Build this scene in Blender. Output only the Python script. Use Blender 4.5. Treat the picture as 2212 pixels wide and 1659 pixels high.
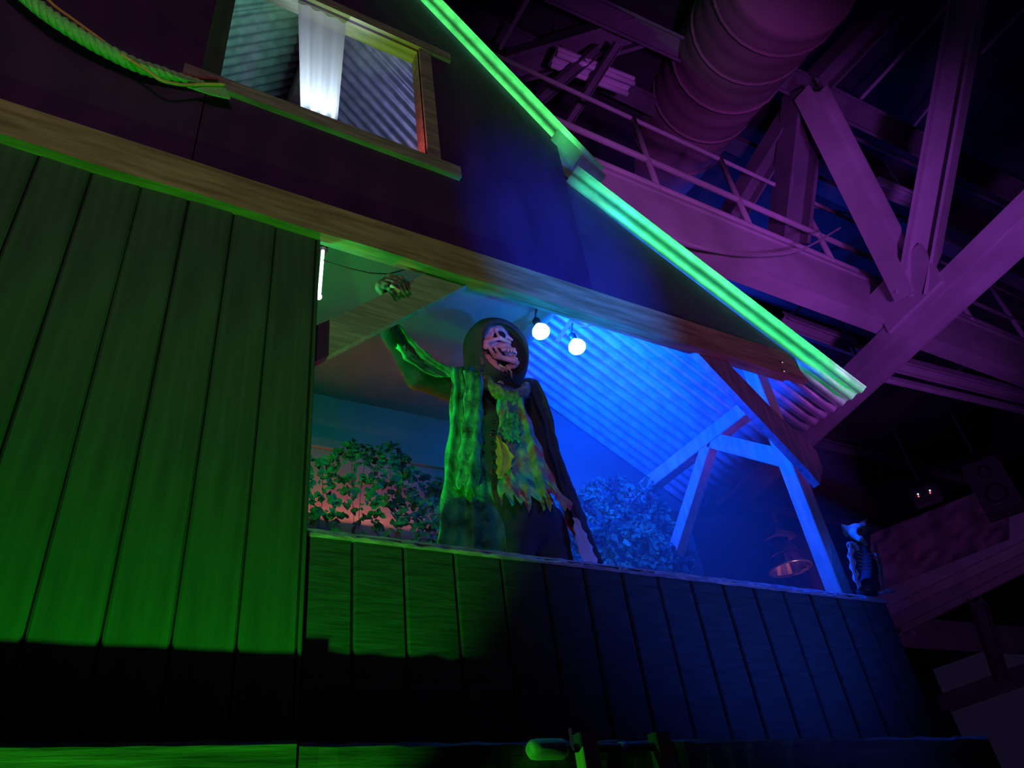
import bpy, math, random
import numpy as np
from mathutils import Vector, Matrix, Quaternion

random.seed(7)
rng = np.random.default_rng(7)
for o in list(bpy.data.objects):
    bpy.data.objects.remove(o)
SC = bpy.context.scene
COL = SC.collection

# ------------------------------------------------------------------ camera
# X runs along the house front, Y into the house, Z up; eye height 1.6 m, the front stands at Y = 2.2
EYE = np.array([0.0, 0.0, 1.6])
CC = np.array([1106.0, 829.5])
_v = np.array([778.0, -1400.0]) - CC
_h = np.array([4200.0, 1570.0]) - CC
FOC = math.sqrt(-_v @ _h)
_U = np.array([_v[0], _v[1], FOC]); _U /= np.linalg.norm(_U)
_R = np.array([_h[0], _h[1], FOC]); _R /= np.linalg.norm(_R)
_N = np.cross(_U, _R)
CM = np.array([_R, _N, _U])
cam = bpy.data.cameras.new('camera')
cam.sensor_width = 36.0
cam.lens = FOC / 2212 * 36.0
cam.clip_start = 0.02
cam.clip_end = 200
camo = bpy.data.objects.new('camera', cam)
COL.objects.link(camo)
rt, up, fw = CM @ np.array([1., 0, 0]), CM @ np.array([0, -1., 0]), CM @ np.array([0, 0, 1.])
m = Matrix.Identity(4)
for i in range(3):
    m[i][0] = rt[i]; m[i][1] = up[i]; m[i][2] = -fw[i]; m[i][3] = EYE[i]
camo.matrix_world = m
SC.camera = camo

def ray(px, py): return CM @ np.array([px - CC[0], py - CC[1], FOC])
def at(px, py, Y):                      # point seen at a pixel on the upright plane Y
    r = ray(px, py); return EYE + r * (Y / r[1])
def V3(*a): return np.array(a, float)
def atz(px, py, Z):                     # point seen at a pixel at height Z
    r = ray(px, py); return EYE + r * ((Z - EYE[2]) / r[2])
def atd(px, py, d):                     # point seen at a pixel at depth d
    return EYE + ray(px, py) * (d / FOC)

# ------------------------------------------------------------------ world, exposure
W = bpy.data.worlds.new('dark_hall'); SC.world = W
W.use_nodes = True
W.node_tree.nodes['Background'].inputs[0].default_value = (0.30, 0.20, 0.75, 1)
W.node_tree.nodes['Background'].inputs[1].default_value = 0.016
SC.view_settings.view_transform = 'Standard'
SC.view_settings.look = 'None'
SC.view_settings.exposure = 0.0
SC.view_settings.gamma = 1.0
SC.view_settings.use_curve_mapping = False

# ------------------------------------------------------------------ stage lights
def lamp(name, kind, loc, color, power, target=None, radius=0.03, angle=60, blend=0.3):
    l = bpy.data.lights.new(name, kind)
    l.color = color; l.energy = power
    l.shadow_soft_size = radius
    o = bpy.data.objects.new(name, l); COL.objects.link(o)
    o.location = loc
    if kind == 'SPOT':
        l.spot_size = math.radians(angle); l.spot_blend = blend
    if target is not None:
        d = Vector(target) - Vector(loc)
        o.rotation_euler = d.to_track_quat('-Z', 'Y').to_euler()
    return o

GREEN = (0.04, 1.0, 0.03)
BULBS = [at(1168, 715, 2.56), at(1246, 748, 2.56)]
BLUE = (0.0, 0.045, 1.0)
LAMPS = [
    # green flood standing low in front of the left wall, shaded at the bottom by the ledge
    ('green_flood', 'SPOT', (0.20, 1.50, 1.12), GREEN, 104, (0.20, 2.20, 3.02), 0.015, 77, 0.40),

    # blue wash from the front right, and an added blue spot standing in for bulb glow on the gable
    ('blue_front_wash', 'SPOT', (3.6, -0.6, 2.2), (0.04, 0.09, 1.0), 260, (2.65, 2.2, 2.85), 0.25, 40, 1.0),
    ('blue_glow_fill', 'SPOT', (2.3, -0.3, 1.5), (0.005, 0.14, 1.0), 1500, tuple(at(1245, 590, 2.2)), 0.05, 21, 1.0),
    # weak pink house light from behind the visitors, pink spot on the skull
    ('pink_house_light', 'SPOT', (-1.5, -2.5, 3.6), (1.0, 0.55, 0.62), 115, (0.6, 2.2, 4.9), 0.4, 60, 0.8),
    ('pink_skull_spot', 'SPOT', (-0.4, -0.6, 2.0), (1.0, 0.25, 0.62), 120, tuple(at(1078, 745, 2.45)), 0.03, 5.0, 0.6),
    # purple up-lights on the hall steelwork
    ('purple_truss_light', 'SPOT', (4.2, 0.6, 3.2), (0.54, 0.09, 0.98), 400, tuple(atz(1860, 600, 7.4)), 0.2, 52, 0.8),
    ('purple_girder_light', 'SPOT', (2.5, 0.2, 3.6), (0.64, 0.11, 0.92), 420, tuple(atz(1540, 380, 7.0)), 0.2, 50, 1.0),
    ('purple_roof_light', 'SPOT', (6.0, 1.0, 2.6), (0.55, 0.08, 0.85), 170, (3.45, 2.3, 4.05), 0.1, 26, 0.7),
    ('violet_hall_light', 'SPOT', (7.0, 4.0, 1.5), (0.50, 0.12, 0.85), 420, tuple(atz(2100, 1150, 7.4)), 0.3, 70, 0.8),
    # blue glow on the roof deck behind the house
    ('blue_deck_light', 'SPOT', (8.2, 6.6, 8.3), (0.02, 0.06, 1.0), 900, (8.6, 6.4, 10.2), 0.3, 150, 1.0),

    # lamps inside the attic and behind the net
    ('attic_white_lamp', 'SPOT', (0.62, 2.60, 4.80), (0.72, 0.88, 1.0), 72, (0.60, 2.24, 5.32), 0.03, 52, 0.8),
    ('attic_green_lamp', 'SPOT', (1.02, 2.33, 6.10), (0.30, 1.0, 0.62), 9, (0.15, 2.85, 6.6), 0.02, 80, 0.6),
    ('attic_violet_lamp', 'SPOT', (0.35, 2.33, 6.10), (0.40, 0.38, 1.0), 10, (1.15, 2.95, 6.6), 0.02, 80, 0.6),
    ('attic_red_lamp', 'SPOT', (0.86, 2.262, 4.93), (1.0, 0.10, 0.12), 5, (1.18, 2.25, 5.2), 0.012, 75, 0.6),
    ('lime_soffit_fill', 'SPOT', (0.88, 2.262, 4.95), (0.62, 1.0, 0.02), 14, (0.86, 2.25, 5.95), 0.012, 48, 0.6),  # added fill that turns the lintel soffit yellow
    ('green_winch_fill', 'SPOT', (0.60, 2.0, 1.72), GREEN, 16, (1.45, 1.99, 1.99), 0.02, 24, 0.6),  # added fill for the winch, which the flood misses
    ('pink_bay_fill', 'SPOT', (6.0, 2.2, 1.0), (1.0, 0.35, 0.5), 160, tuple(atd(1706, 1215, 7.6)), 0.1, 7, 0.5),  # added fill to brighten the high bay reflector
    ('room_green_lamp', 'POINT', (0.35, 2.50, 3.75), (0.02, 1.0, 0.18), 19, None, 0.05, 0, 0),
    # the two blue reflector bulbs throw their light to the right and back
    ('bulb_beam', 'SPOT', tuple(BULBS[0] + V3(0.062, 0.0, -0.01)), BLUE, 270, tuple(BULBS[0] + V3(1.0, 0.22, -0.1)), 0.035, 165, 0.5),
    ('bulb_beam', 'SPOT', tuple(BULBS[1] + V3(0.062, 0.0, -0.01)), BLUE, 270, tuple(BULBS[1] + V3(1.0, 0.30, -0.1)), 0.035, 165, 0.5),
    ('bulb_spill', 'POINT', tuple(BULBS[0] + V3(-0.03, -0.055, -0.05)), BLUE, 4, None, 0.03, 0, 0),
]
for a in LAMPS:
    lamp(*a)
# two unseen narrow strip lights, added so that the roof edges alone turn green
def batten(name, p, q, back, width, color, power, spread):
    p, q, back = Vector(p), Vector(q), Vector(back)
    l = bpy.data.lights.new(name, 'AREA'); l.shape = 'RECTANGLE'
    l.size = (q - p).length; l.size_y = width
    l.color = color; l.energy = power; l.spread = math.radians(spread)
    o = bpy.data.objects.new(name, l); COL.objects.link(o)
    x = (q - p).normalized(); z = back.normalized(); z = (z - x * z.dot(x)).normalized(); y = z.cross(x)
    m_ = Matrix((x, y, z)).transposed().to_4x4(); m_.translation = (p + q) / 2 + z * back.length
    o.matrix_world = m_
batten('net_batten', (0.90, 3.70, 3.20), (1.72, 3.70, 3.20), (0, -0.19, -0.19), 0.05, (1.0, 0.10, 0.08), 46, 68)
batten('roof_edge_fill', (2.16, 2.135, 6.47 - 0.585 * 2.16), (4.15, 2.135, 6.47 - 0.585 * 4.15), (-0.2, -2.2, -2.2), 0.10, (0.03, 1.0, 0.26), 1.5, 3)
batten('roof_edge_fill', (0.95, 2.135, 8.01 - 1.15 * 0.95), (2.19, 2.135, 8.01 - 1.15 * 2.19), (-0.2, -2.6, -2.6), 0.10, (0.05, 1.0, 0.18), 1.3, 3)

# ------------------------------------------------------------------ materials
MATS = {}
def new_mat(name):
    mt = bpy.data.materials.new(name); mt.use_nodes = True
    MATS[name] = mt
    return mt, mt.node_tree, mt.node_tree.nodes['Principled BSDF']

def mat(name, c1, c2=None, rough=0.6, metal=0.0, scale=8.0, stretch=(1, 1, 1), detail=5.0, bump=0.0,
        bscale=None, spec=0.3, c3=None, lo=0.35, hi=0.65, emit=None, estr=0.0, alpha=None, trans=0.0):
    mt, nt, b = new_mat(name)
    N, L = nt.nodes, nt.links
    b.inputs['Roughness'].default_value = rough
    b.inputs['Metallic'].default_value = metal
    b.inputs['Specular IOR Level'].default_value = spec
    b.inputs['Base Color'].default_value = (*c1, 1)
    if emit:
        b.inputs['Emission Color'].default_value = (*emit, 1)
        b.inputs['Emission Strength'].default_value = estr
    if alpha is not None:
        b.inputs['Alpha'].default_value = alpha
    if trans:
        b.inputs['Transmission Weight'].default_value = trans
    if c2 is not None or bump:
        tc = N.new('ShaderNodeTexCoord'); mp = N.new('ShaderNodeMapping')
        mp.inputs['Scale'].default_value = stretch
        L.new(tc.outputs['Object'], mp.inputs['Vector'])
        no = N.new('ShaderNodeTexNoise'); no.inputs['Scale'].default_value = scale
        no.inputs['Detail'].default_value = detail
        L.new(mp.outputs['Vector'], no.inputs['Vector'])
        if c2 is not None:
            r = N.new('ShaderNodeValToRGB')
            r.color_ramp.elements[0].position = lo; r.color_ramp.elements[0].color = (*c1, 1)
            r.color_ramp.elements[1].position = hi; r.color_ramp.elements[1].color = (*c2, 1)
            if c3 is not None:
                e = r.color_ramp.elements.new((lo + hi) / 2); e.color = (*c3, 1)
            L.new(no.outputs['Fac'], r.inputs['Fac'])
            L.new(r.outputs['Color'], b.inputs['Base Color'])
        if bump:
            n2 = N.new('ShaderNodeTexNoise'); n2.inputs['Scale'].default_value = bscale or scale * 2
            n2.inputs['Detail'].default_value = 6
            L.new(mp.outputs['Vector'], n2.inputs['Vector'])
            bp = N.new('ShaderNodeBump'); bp.inputs['Strength'].default_value = bump
            bp.inputs['Distance'].default_value = 0.01
            L.new(n2.outputs['Fac'], bp.inputs['Height'])
            L.new(bp.outputs['Normal'], b.inputs['Normal'])
    return mt

mat('black_plank', (0.04, 0.085, 0.055), (0.06, 0.13, 0.08), 0.62, scale=5, stretch=(5, 5, 0.35), bump=0.25, bscale=9)
mat('rough_plank', (0.035, 0.065, 0.06), (0.055, 0.10, 0.09), 0.65, scale=6, stretch=(1.0, 4, 7), bump=0.55, bscale=8)
mat('dark_ply', (0.055, 0.020, 0.085), (0.08, 0.028, 0.12), 0.6, scale=3, stretch=(2, 2, 0.7), bump=0.1)
mat('grey_ply', (0.06, 0.035, 0.10), (0.09, 0.05, 0.14), 0.7, scale=3, bump=0.1)
mat('void_black', (0.008, 0.008, 0.008), rough=0.8)
mat('raw_lumber', (0.26, 0.19, 0.10), (0.46, 0.36, 0.20), 0.6, scale=4, stretch=(0.9, 8, 8), bump=0.2, bscale=6)
mat('raw_upright', (0.26, 0.19, 0.10), (0.46, 0.36, 0.20), 0.6, scale=4, stretch=(8, 8, 0.9), bump=0.2, bscale=6)
mat('grey_lumber', (0.21, 0.21, 0.17), (0.38, 0.37, 0.29), 0.65, scale=5, stretch=(0.9, 7, 7), bump=0.25)
mat('pale_lumber', (0.22, 0.28, 0.21), (0.38, 0.46, 0.34), 0.65, scale=5, stretch=(0.9, 7, 7), bump=0.25)
mat('red_lumber', (0.17, 0.15, 0.17), (0.30, 0.25, 0.30), 0.6, scale=5, stretch=(6, 6, 0.9), bump=0.2)
mat('frame_lumber', (0.36, 0.30, 0.24), (0.52, 0.45, 0.36), 0.55, scale=5, stretch=(5, 5, 0.8), bump=0.15)
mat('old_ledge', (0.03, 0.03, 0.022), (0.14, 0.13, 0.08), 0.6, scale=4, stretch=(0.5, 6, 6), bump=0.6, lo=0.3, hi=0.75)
mat('black_ledge', (0.012, 0.014, 0.012), (0.05, 0.05, 0.04), 0.6, scale=4, stretch=(0.5, 6, 6), bump=0.6, lo=0.3, hi=0.75)
mat('worn_edge', (0.28, 0.28, 0.30), (0.65, 0.6, 0.5), 0.6, scale=14, stretch=(1, 3, 3), lo=0.4, hi=0.7, bump=0.5)
mat('galvanised', (0.42, 0.45, 0.46), (0.66, 0.68, 0.68), 0.42, 0.25, scale=6, stretch=(2, 2, 2), bump=0.06, spec=0.5)
mat('wall_board', (0.05, 0.13, 0.10), (0.07, 0.18, 0.14), 0.8, scale=2.0)
mat('salmon_board', (0.70, 0.22, 0.20), (0.88, 0.30, 0.27), 0.8, scale=3)
mat('leaf_cloth', (0.012, 0.035, 0.025), (0.05, 0.30, 0.12), 0.8, scale=7, lo=0.4, hi=0.6)
mat('net_cord', (0.05, 0.06, 0.05), rough=0.8)
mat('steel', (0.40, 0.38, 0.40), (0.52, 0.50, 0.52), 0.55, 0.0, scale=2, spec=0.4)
mat('steel_shaded', (0.13, 0.12, 0.15), (0.20, 0.19, 0.22), 0.6, scale=2)  # darker copy of steel, weaker light put into its colour
mat('deck', (0.030, 0.028, 0.04), (0.05, 0.045, 0.06), 0.8, scale=1)
mat('duct_wrap', (0.28, 0.19, 0.22), (0.38, 0.27, 0.29), 0.75, scale=1.4, bump=0.3, bscale=2.5)
mat('fixture', (0.75, 0.7, 0.8), rough=0.3)
mat('tube_off', (0.9, 0.85, 0.95), rough=0.15)
mat('rope_fibre', (0.24, 0.66, 0.22), (0.34, 0.84, 0.32), 0.8, scale=60, bump=0.5)
mat('yellow_cord', (0.72, 0.55, 0.12), (0.85, 0.68, 0.2), 0.7, scale=40, bump=0.4)
mat('red_cord', (0.30, 0.08, 0.10), (0.42, 0.14, 0.14), 0.8, scale=40)
mat('black_plastic', (0.015, 0.015, 0.018), rough=0.4)
mat('bone', (0.42, 0.30, 0.25), (0.80, 0.62, 0.52), 0.5, scale=14, detail=6, bump=0.35, bscale=30, lo=0.3, hi=0.6)
mat('dark_bone', (0.05, 0.05, 0.045), (0.30, 0.27, 0.2), 0.45, scale=26, bump=0.3, lo=0.4, hi=0.6)
mat('socket_shade_black', (0.01, 0.012, 0.02), rough=0.7)  # near-black standing in for shade inside the skull
mat('tooth', (0.75, 0.7, 0.55), rough=0.3)
mat('dark_cloth', (0.035, 0.04, 0.055), (0.06, 0.065, 0.08), 0.85, scale=10, bump=0.3)
mat('hood_cloth', (0.03, 0.035, 0.045), (0.05, 0.055, 0.065), 0.9, scale=8, bump=0.2)
mat('coat_cloth', (0.015, 0.14, 0.06), (0.07, 0.80, 0.30), 0.55, scale=13, detail=7, bump=0.9, bscale=26, lo=0.32, hi=0.62, spec=0.5)
mat('shirt_rag', (0.62, 0.05, 0.14), (0.06, 0.40, 0.40), 0.6, scale=9, c3=(0.35, 0.55, 0.30), bump=0.8, bscale=24, lo=0.36, hi=0.62)
mat('yellow_rag', (0.80, 0.62, 0.10), (0.62, 0.50, 0.10), 0.6, scale=16, bump=0.4)
mat('pale_cloth', (0.55, 0.58, 0.6), (0.72, 0.75, 0.78), 0.8, scale=9)
mat('moss', (0.10, 0.16, 0.10), (0.36, 0.42, 0.26), 0.8, scale=40, bump=1.0, bscale=60)
mat('bead', (0.02, 0.02, 0.025), rough=0.08, spec=0.9)
mat('brass_reflector', (0.85, 0.60, 0.50), rough=0.38, metal=1.0)
mat('lamp_housing', (0.22, 0.12, 0.16), rough=0.5)
mat('blue_tape', (0.35, 0.3, 0.75), rough=0.5)
mat('bolt_zinc', (0.8, 0.8, 0.85), rough=0.25, metal=0.8)
mat('speaker_black', (0.03, 0.03, 0.035), rough=0.6)
mat('drape_cloth', (0.09, 0.08, 0.11), (0.13, 0.11, 0.15), 0.9, scale=2)
mat('canvas', (0.16, 0.11, 0.13), (0.10, 0.08, 0.11), 0.85, scale=2, bump=0.4)
mat('bulb_blue', (0.1, 0.3, 1.0), emit=(0.10, 0.55, 1.0), estr=14.0, rough=0.2)
mat('tube_white', (1, 1, 1), emit=(0.85, 0.95, 1.0), estr=4.0)
mat('led_white', (1, 1, 1), emit=(0.7, 0.9, 1.0), estr=3.0)
mat('led_red', (1, .2, .2), emit=(1.0, 0.12, 0.12), estr=2.0)
# thin white curtain: part see-through, part lit from behind
mt, nt, b = new_mat('sheer_curtain')
N, L = nt.nodes, nt.links
dif = N.new('ShaderNodeBsdfDiffuse'); dif.inputs[0].default_value = (0.85, 0.88, 0.92, 1)
tl = N.new('ShaderNodeBsdfTranslucent'); tl.inputs[0].default_value = (0.85, 0.88, 0.92, 1)
tr = N.new('ShaderNodeBsdfTransparent')
m1 = N.new('ShaderNodeMixShader'); m1.inputs[0].default_value = 0.5
m2 = N.new('ShaderNodeMixShader'); m2.inputs[0].default_value = 0.22
L.new(dif.outputs[0], m1.inputs[1]); L.new(tl.outputs[0], m1.inputs[2])
L.new(m1.outputs[0], m2.inputs[1]); L.new(tr.outputs[0], m2.inputs[2])
L.new(m2.outputs[0], N['Material Output'].inputs[0])

# ------------------------------------------------------------------ mesh helpers
def V(*a): return np.array(a, float)
def unit(a):
    a = np.asarray(a, float); return a / np.linalg.norm(a)

class MB:
    def __init__(s): s.v = []; s.f = []
    def add(s, vs, fs):
        k = len(s.v); s.v.extend([tuple(map(float, p)) for p in vs])
        s.f.extend([tuple(i + k for i in f) for f in fs]); return s
    def box(s, lo, hi):
        x0, y0, z0 = lo; x1, y1, z1 = hi
        return s.add([(x0, y0, z0), (x1, y0, z0), (x1, y1, z0), (x0, y1, z0), (x0, y0, z1), (x1, y0, z1), (x1, y1, z1), (x0, y1, z1)],
                     [(0, 3, 2, 1), (4, 5, 6, 7), (0, 1, 5, 4), (1, 2, 6, 5), (2, 3, 7, 6), (3, 0, 4, 7)])
    def prism(s, poly, e0, e1):        # polygon (list of 3d points) pushed from offset e0 to e1
        n = len(poly); P = [np.asarray(p, float) for p in poly]
        vs = [p + e0 for p in P] + [p + e1 for p in P]
        fs = [tuple(range(n))[::-1], tuple(range(n, 2 * n))] + [(i, (i + 1) % n, n + (i + 1) % n, n + i) for i in range(n)]
        return s.add(vs, fs)
    def bar(s, p, q, w, h, upv=(0, 0, 1), ch=0.0):   # chamfered bar from p to q
        p, q = np.asarray(p, float), np.asarray(q, float)
        d = unit(q - p); u = unit(np.cross(np.asarray(upv, float), d)); v = np.cross(d, u)
        a, b_ = w / 2, h / 2; c = ch
        sec = [(-a + c, -b_), (a - c, -b_), (a, -b_ + c), (a, b_ - c), (a - c, b_), (-a + c, b_), (-a, b_ - c), (-a, -b_ + c)] if c else [(-a, -b_), (a, -b_), (a, b_), (-a, b_)]
        return s.prism([p + u * x + v * y for x, y in sec], V(0, 0, 0), q - p)
    def hbar(s, p, q, w, h, t, upv=(0, 0, 1)):       # H section, flanges at +-w/2 along u
        p, q = np.asarray(p, float), np.asarray(q, float)
        d = unit(q - p); u = unit(np.cross(np.asarray(upv, float), d)); v = np.cross(d, u)
        a, b_ = w / 2, h / 2
        sec = [(-a, -b_), (-a + t, -b_), (-a + t, -t / 2), (a - t, -t / 2), (a - t, -b_), (a, -b_), (a, b_), (a - t, b_), (a - t, t / 2), (-a + t, t / 2), (-a + t, b_), (-a, b_)]
        n = len(sec); P = [p + u * x + v * y for x, y in sec]
        vs = P + [k + (q - p) for k in P]
        fs = [(i, (i + 1) % n, n + (i + 1) % n, n + i) for i in range(n)]
        for o_ in (0, n):
            fs += [(o_, o_ + 1, o_ + 10, o_ + 11), (o_ + 2, o_ + 3, o_ + 8, o_ + 9), (o_ + 4, o_ + 5, o_ + 6, o_ + 7)]
        return s.add(vs, fs)
    def tube(s, pts, r, n=8, caps=True):
        pts = [np.asarray(p, float) for p in pts]
        R = r if hasattr(r, '__len__') else [r] * len(pts)
        prev = None; rings = []
        for i, p in enumerate(pts):
            d = unit(pts[min(i + 1, len(pts) - 1)] - pts[max(i - 1, 0)])
            if prev is None:
                a = V(0, 0, 1) if abs(d[2]) < 0.9 else V(1, 0, 0)
                u = unit(np.cross(a, d))
            else:
                u = unit(prev - d * (prev @ d))
            prev = u; v = np.cross(d, u)
            rings.append([p + R[i] * (u * math.cos(2 * math.pi * k / n) + v * math.sin(2 * math.pi * k / n)) for k in range(n)])
        vs = [q for rg in rings for q in rg]
        fs = [(i * n + k, i * n + (k + 1) % n, (i + 1) * n + (k + 1) % n, (i + 1) * n + k) for i in range(len(pts) - 1) for k in range(n)]
        if caps:
            fs += [tuple(range(n))[::-1], tuple(range((len(pts) - 1) * n, len(pts) * n))]
        return s.add(vs, fs)
    def lathe(s, c, axis, prof, n=20):               # prof: (distance along axis, radius)
        c = np.asarray(c, float); ax = unit(axis)
        return s.tube2(c, ax, prof, n)
    def tube2(s, c, ax, prof, n):
        a = V(0, 0, 1) if abs(ax[2]) < 0.9 else V(1, 0, 0)
        u = unit(np.cross(a, ax)); v = np.cross(ax, u)
        vs = [c + ax * t + r * (u * math.cos(2 * math.pi * k / n) + v * math.sin(2 * math.pi * k / n)) for t, r in prof for k in range(n)]
        m_ = len(prof)
        fs = [(i * n + k, i * n + (k + 1) % n, (i + 1) * n + (k + 1) % n, (i + 1) * n + k) for i in range(m_ - 1) for k in range(n)]
        return s.add(vs, fs)
    def sphere(s, c, r, n=12, m_=8):
        c = np.asarray(c, float); R = np.asarray(r if hasattr(r, '__len__') else (r, r, r), float)
        vs = [c + V(0, 0, R[2])]
        for i in range(1, m_):
            t = math.pi * i / m_
            vs += [c + R * V(math.sin(t) * math.cos(2 * math.pi * k / n), math.sin(t) * math.sin(2 * math.pi * k / n), math.cos(t)) for k in range(n)]
        vs.append(c - V(0, 0, R[2]))
        fs = [(0, 1 + k, 1 + (k + 1) % n) for k in range(n)]
        for i in range(m_ - 2):
            fs += [(1 + i * n + k, 1 + (i + 1) * n + k, 1 + (i + 1) * n + (k + 1) % n, 1 + i * n + (k + 1) % n) for k in range(n)]
        e = len(vs) - 1
        fs += [(e, 1 + (m_ - 2) * n + (k + 1) % n, 1 + (m_ - 2) * n + k) for k in range(n)]
        return s.add(vs, fs)

def empty(name, loc):
    o = bpy.data.objects.new(name, None); COL.objects.link(o)
    o.empty_display_size = 0.1
    o.location = loc; o['_b'] = list(map(float, loc))
    return o
def tag(o, label=None, cat=None, group=None, kind=None):
    if label: o['label'] = label
    if cat: o['category'] = cat
    if group: o['group'] = group
    if kind: o['kind'] = kind
    return o
BASE = {}
def build(name, mb, material, parent=None, smooth=False):
    """one mesh object; world-space geometry, origin at the parent's base or at its own foot"""
    vs = np.array(mb.v)
    if parent is not None:
        base = BASE[parent.name]
    else:
        base = np.array([(vs[:, 0].min() + vs[:, 0].max()) / 2, (vs[:, 1].min() + vs[:, 1].max()) / 2, vs[:, 2].min()])
    me = bpy.data.meshes.new(name)
    me.from_pydata([tuple(p) for p in (vs - base)], [], mb.f)
    me.materials.append(MATS[material])
    import bmesh as _bm
    bm = _bm.new(); bm.from_mesh(me); _bm.ops.recalc_face_normals(bm, faces=bm.faces[:]); bm.to_mesh(me); bm.free()
    if smooth:
        me.polygons.foreach_set('use_smooth', [True] * len(me.polygons))
    me.update()
    o = bpy.data.objects.new(name, me); COL.objects.link(o)
    if parent is not None:
        o.parent = parent
    else:
        o.location = base
    BASE[o.name] = base
    return o
def thing(name, loc, label, cat, group=None):
    o = empty(name, loc); del o['_b']
    BASE[o.name] = np.asarray(loc, float)
    return tag(o, label, cat, group)
def place(name, me, parent, loc, rot=None):          # another object on shared mesh data
    o = bpy.data.objects.new(name, me); COL.objects.link(o)
    if parent is not None:
        o.parent = parent
        loc = np.asarray(loc, float) - BASE[parent.name]
    o.location = loc
    if rot: o.rotation_euler = rot
    return o
def mesh_of(mb, name, material, smooth=False):
    me = bpy.data.meshes.new(name)
    me.from_pydata(mb.v, [], mb.f); me.materials.append(MATS[material])
    import bmesh as _bm
    bm = _bm.new(); bm.from_mesh(me); _bm.ops.recalc_face_normals(bm, faces=bm.faces[:]); bm.to_mesh(me); bm.free()
    if smooth:
        me.polygons.foreach_set('use_smooth', [True] * len(me.polygons))
    return me

# --- implicit surfaces: a small surface-nets mesher for bones and cloth
def ell(P, c, r):
    q = (P - np.asarray(c, float)) / np.asarray(r, float)
    k = np.linalg.norm(q, axis=-1); return (k - 1) * min(r)
def cap(P, a, b, ra, rb=None):
    a, b = np.asarray(a, float), np.asarray(b, float); rb = ra if rb is None else rb
    d = b - a; t = np.clip(((P - a) @ d) / (d @ d), 0, 1)
    return np.linalg.norm(P - a - t[..., None] * d, axis=-1) - (ra + (rb - ra) * t)
def smin(a, b, k):
    h = np.clip(0.5 + 0.5 * (b - a) / k, 0, 1); return b * (1 - h) + a * h - k * h * (1 - h)
def smax(a, b, k): return -smin(-a, -b, k)
def wob(P, f, s=0):
    return (np.sin(P[..., 0] * f + 1.3 + s) * np.sin(P[..., 1] * f * 1.1 + 2.1 + s) + np.sin(P[..., 2] * f * 0.9 + s) * np.sin(P[..., 0] * f * 1.7 + s * 2)) * 0.5
def nets(fn, lo, hi, h):
    lo, hi = np.asarray(lo, float), np.asarray(hi, float)
    n = np.ceil((hi - lo) / h).astype(int) + 1
    ax = [lo[i] + h * np.arange(n[i]) for i in range(3)]
    P = np.stack(np.meshgrid(*ax, indexing='ij'), -1)
    F = fn(P)
    S = F < 0
    c = np.zeros(n - 1, int)
    acc = np.zeros((*(n - 1), 3)); cnt = np.zeros(n - 1)
    for dx in (0, 1):
        for dy in (0, 1):
            for dz in (0, 1):
                c += S[dx:n[0] - 1 + dx, dy:n[1] - 1 + dy, dz:n[2] - 1 + dz]
    act = (c > 0) & (c < 8)
    for axis in range(3):
        o1, o2 = [k for k in range(3) if k != axis]
        for a in (0, 1):
            for b_ in (0, 1):
                s0 = [slice(0, n[k] - 1) for k in range(3)]; s1 = list(s0)
                off = [0, 0, 0]; off[o1] = a; off[o2] = b_
                s0 = [slice(off[k], n[k] - 1 + off[k]) for k in range(3)]
                off1 = list(off); off1[axis] = 1
                s1 = [slice(off1[k], n[k] - 1 + off1[k]) for k in range(3)]
                f0, f1 = F[tuple(s0)], F[tuple(s1)]
                x = (f0 < 0) != (f1 < 0)
                t = np.where(x, f0 / np.where(x, f0 - f1, 1), 0)
                p = P[tuple(s0)] + (P[tuple(s1)] - P[tuple(s0)]) * t[..., None]
                acc += np.where(x[..., None], p, 0); cnt += x
    idx = -np.ones(n - 1, int)
    idx[act] = np.arange(act.sum())
    verts = acc[act] / cnt[act][:, None]
    faces = []
    for axis in range(3):
        o1, o2 = [k for k in range(3) if k != axis]
        sl0 = [slice(1, n[k] - 1) for k in range(3)]; sl0[axis] = slice(0, n[axis] - 1)
        sl1 = list(sl0); sl1[axis] = slice(1, n[axis])
        x = S[tuple(sl0)] != S[tuple(sl1)]
        g = np.argwhere(x)
        off = np.array([1, 1, 1]); off[axis] = 0
        g = g + off
        e1 = np.zeros(3, int); e1[o1] = 1; e2 = np.zeros(3, int); e2[o2] = 1
        q = [idx[tuple((g - e).T)] for e in (0 * e1, e1, e1 + e2, e2)]
        faces.append(np.stack(q, 1))
    faces = np.concatenate(faces)
    faces = faces[(faces >= 0).all(1)]
    mb = MB(); mb.v = [tuple(p) for p in verts]; mb.f = [tuple(map(int, f)) for f in faces]
    return mb
def xform(mb, Rm, s, t):
    A = np.array(mb.v) @ np.asarray(Rm).T * s + t
    mb.v = [tuple(p) for p in A]; return mb

# ================================================================== THE HOUSE
YF = 2.2                # face of the house front
Z_LEDGE, Z_PAR, Z_HB, Z_HT = 2.075, 2.745, 4.067, 4.255
X_END = 3.58

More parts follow.
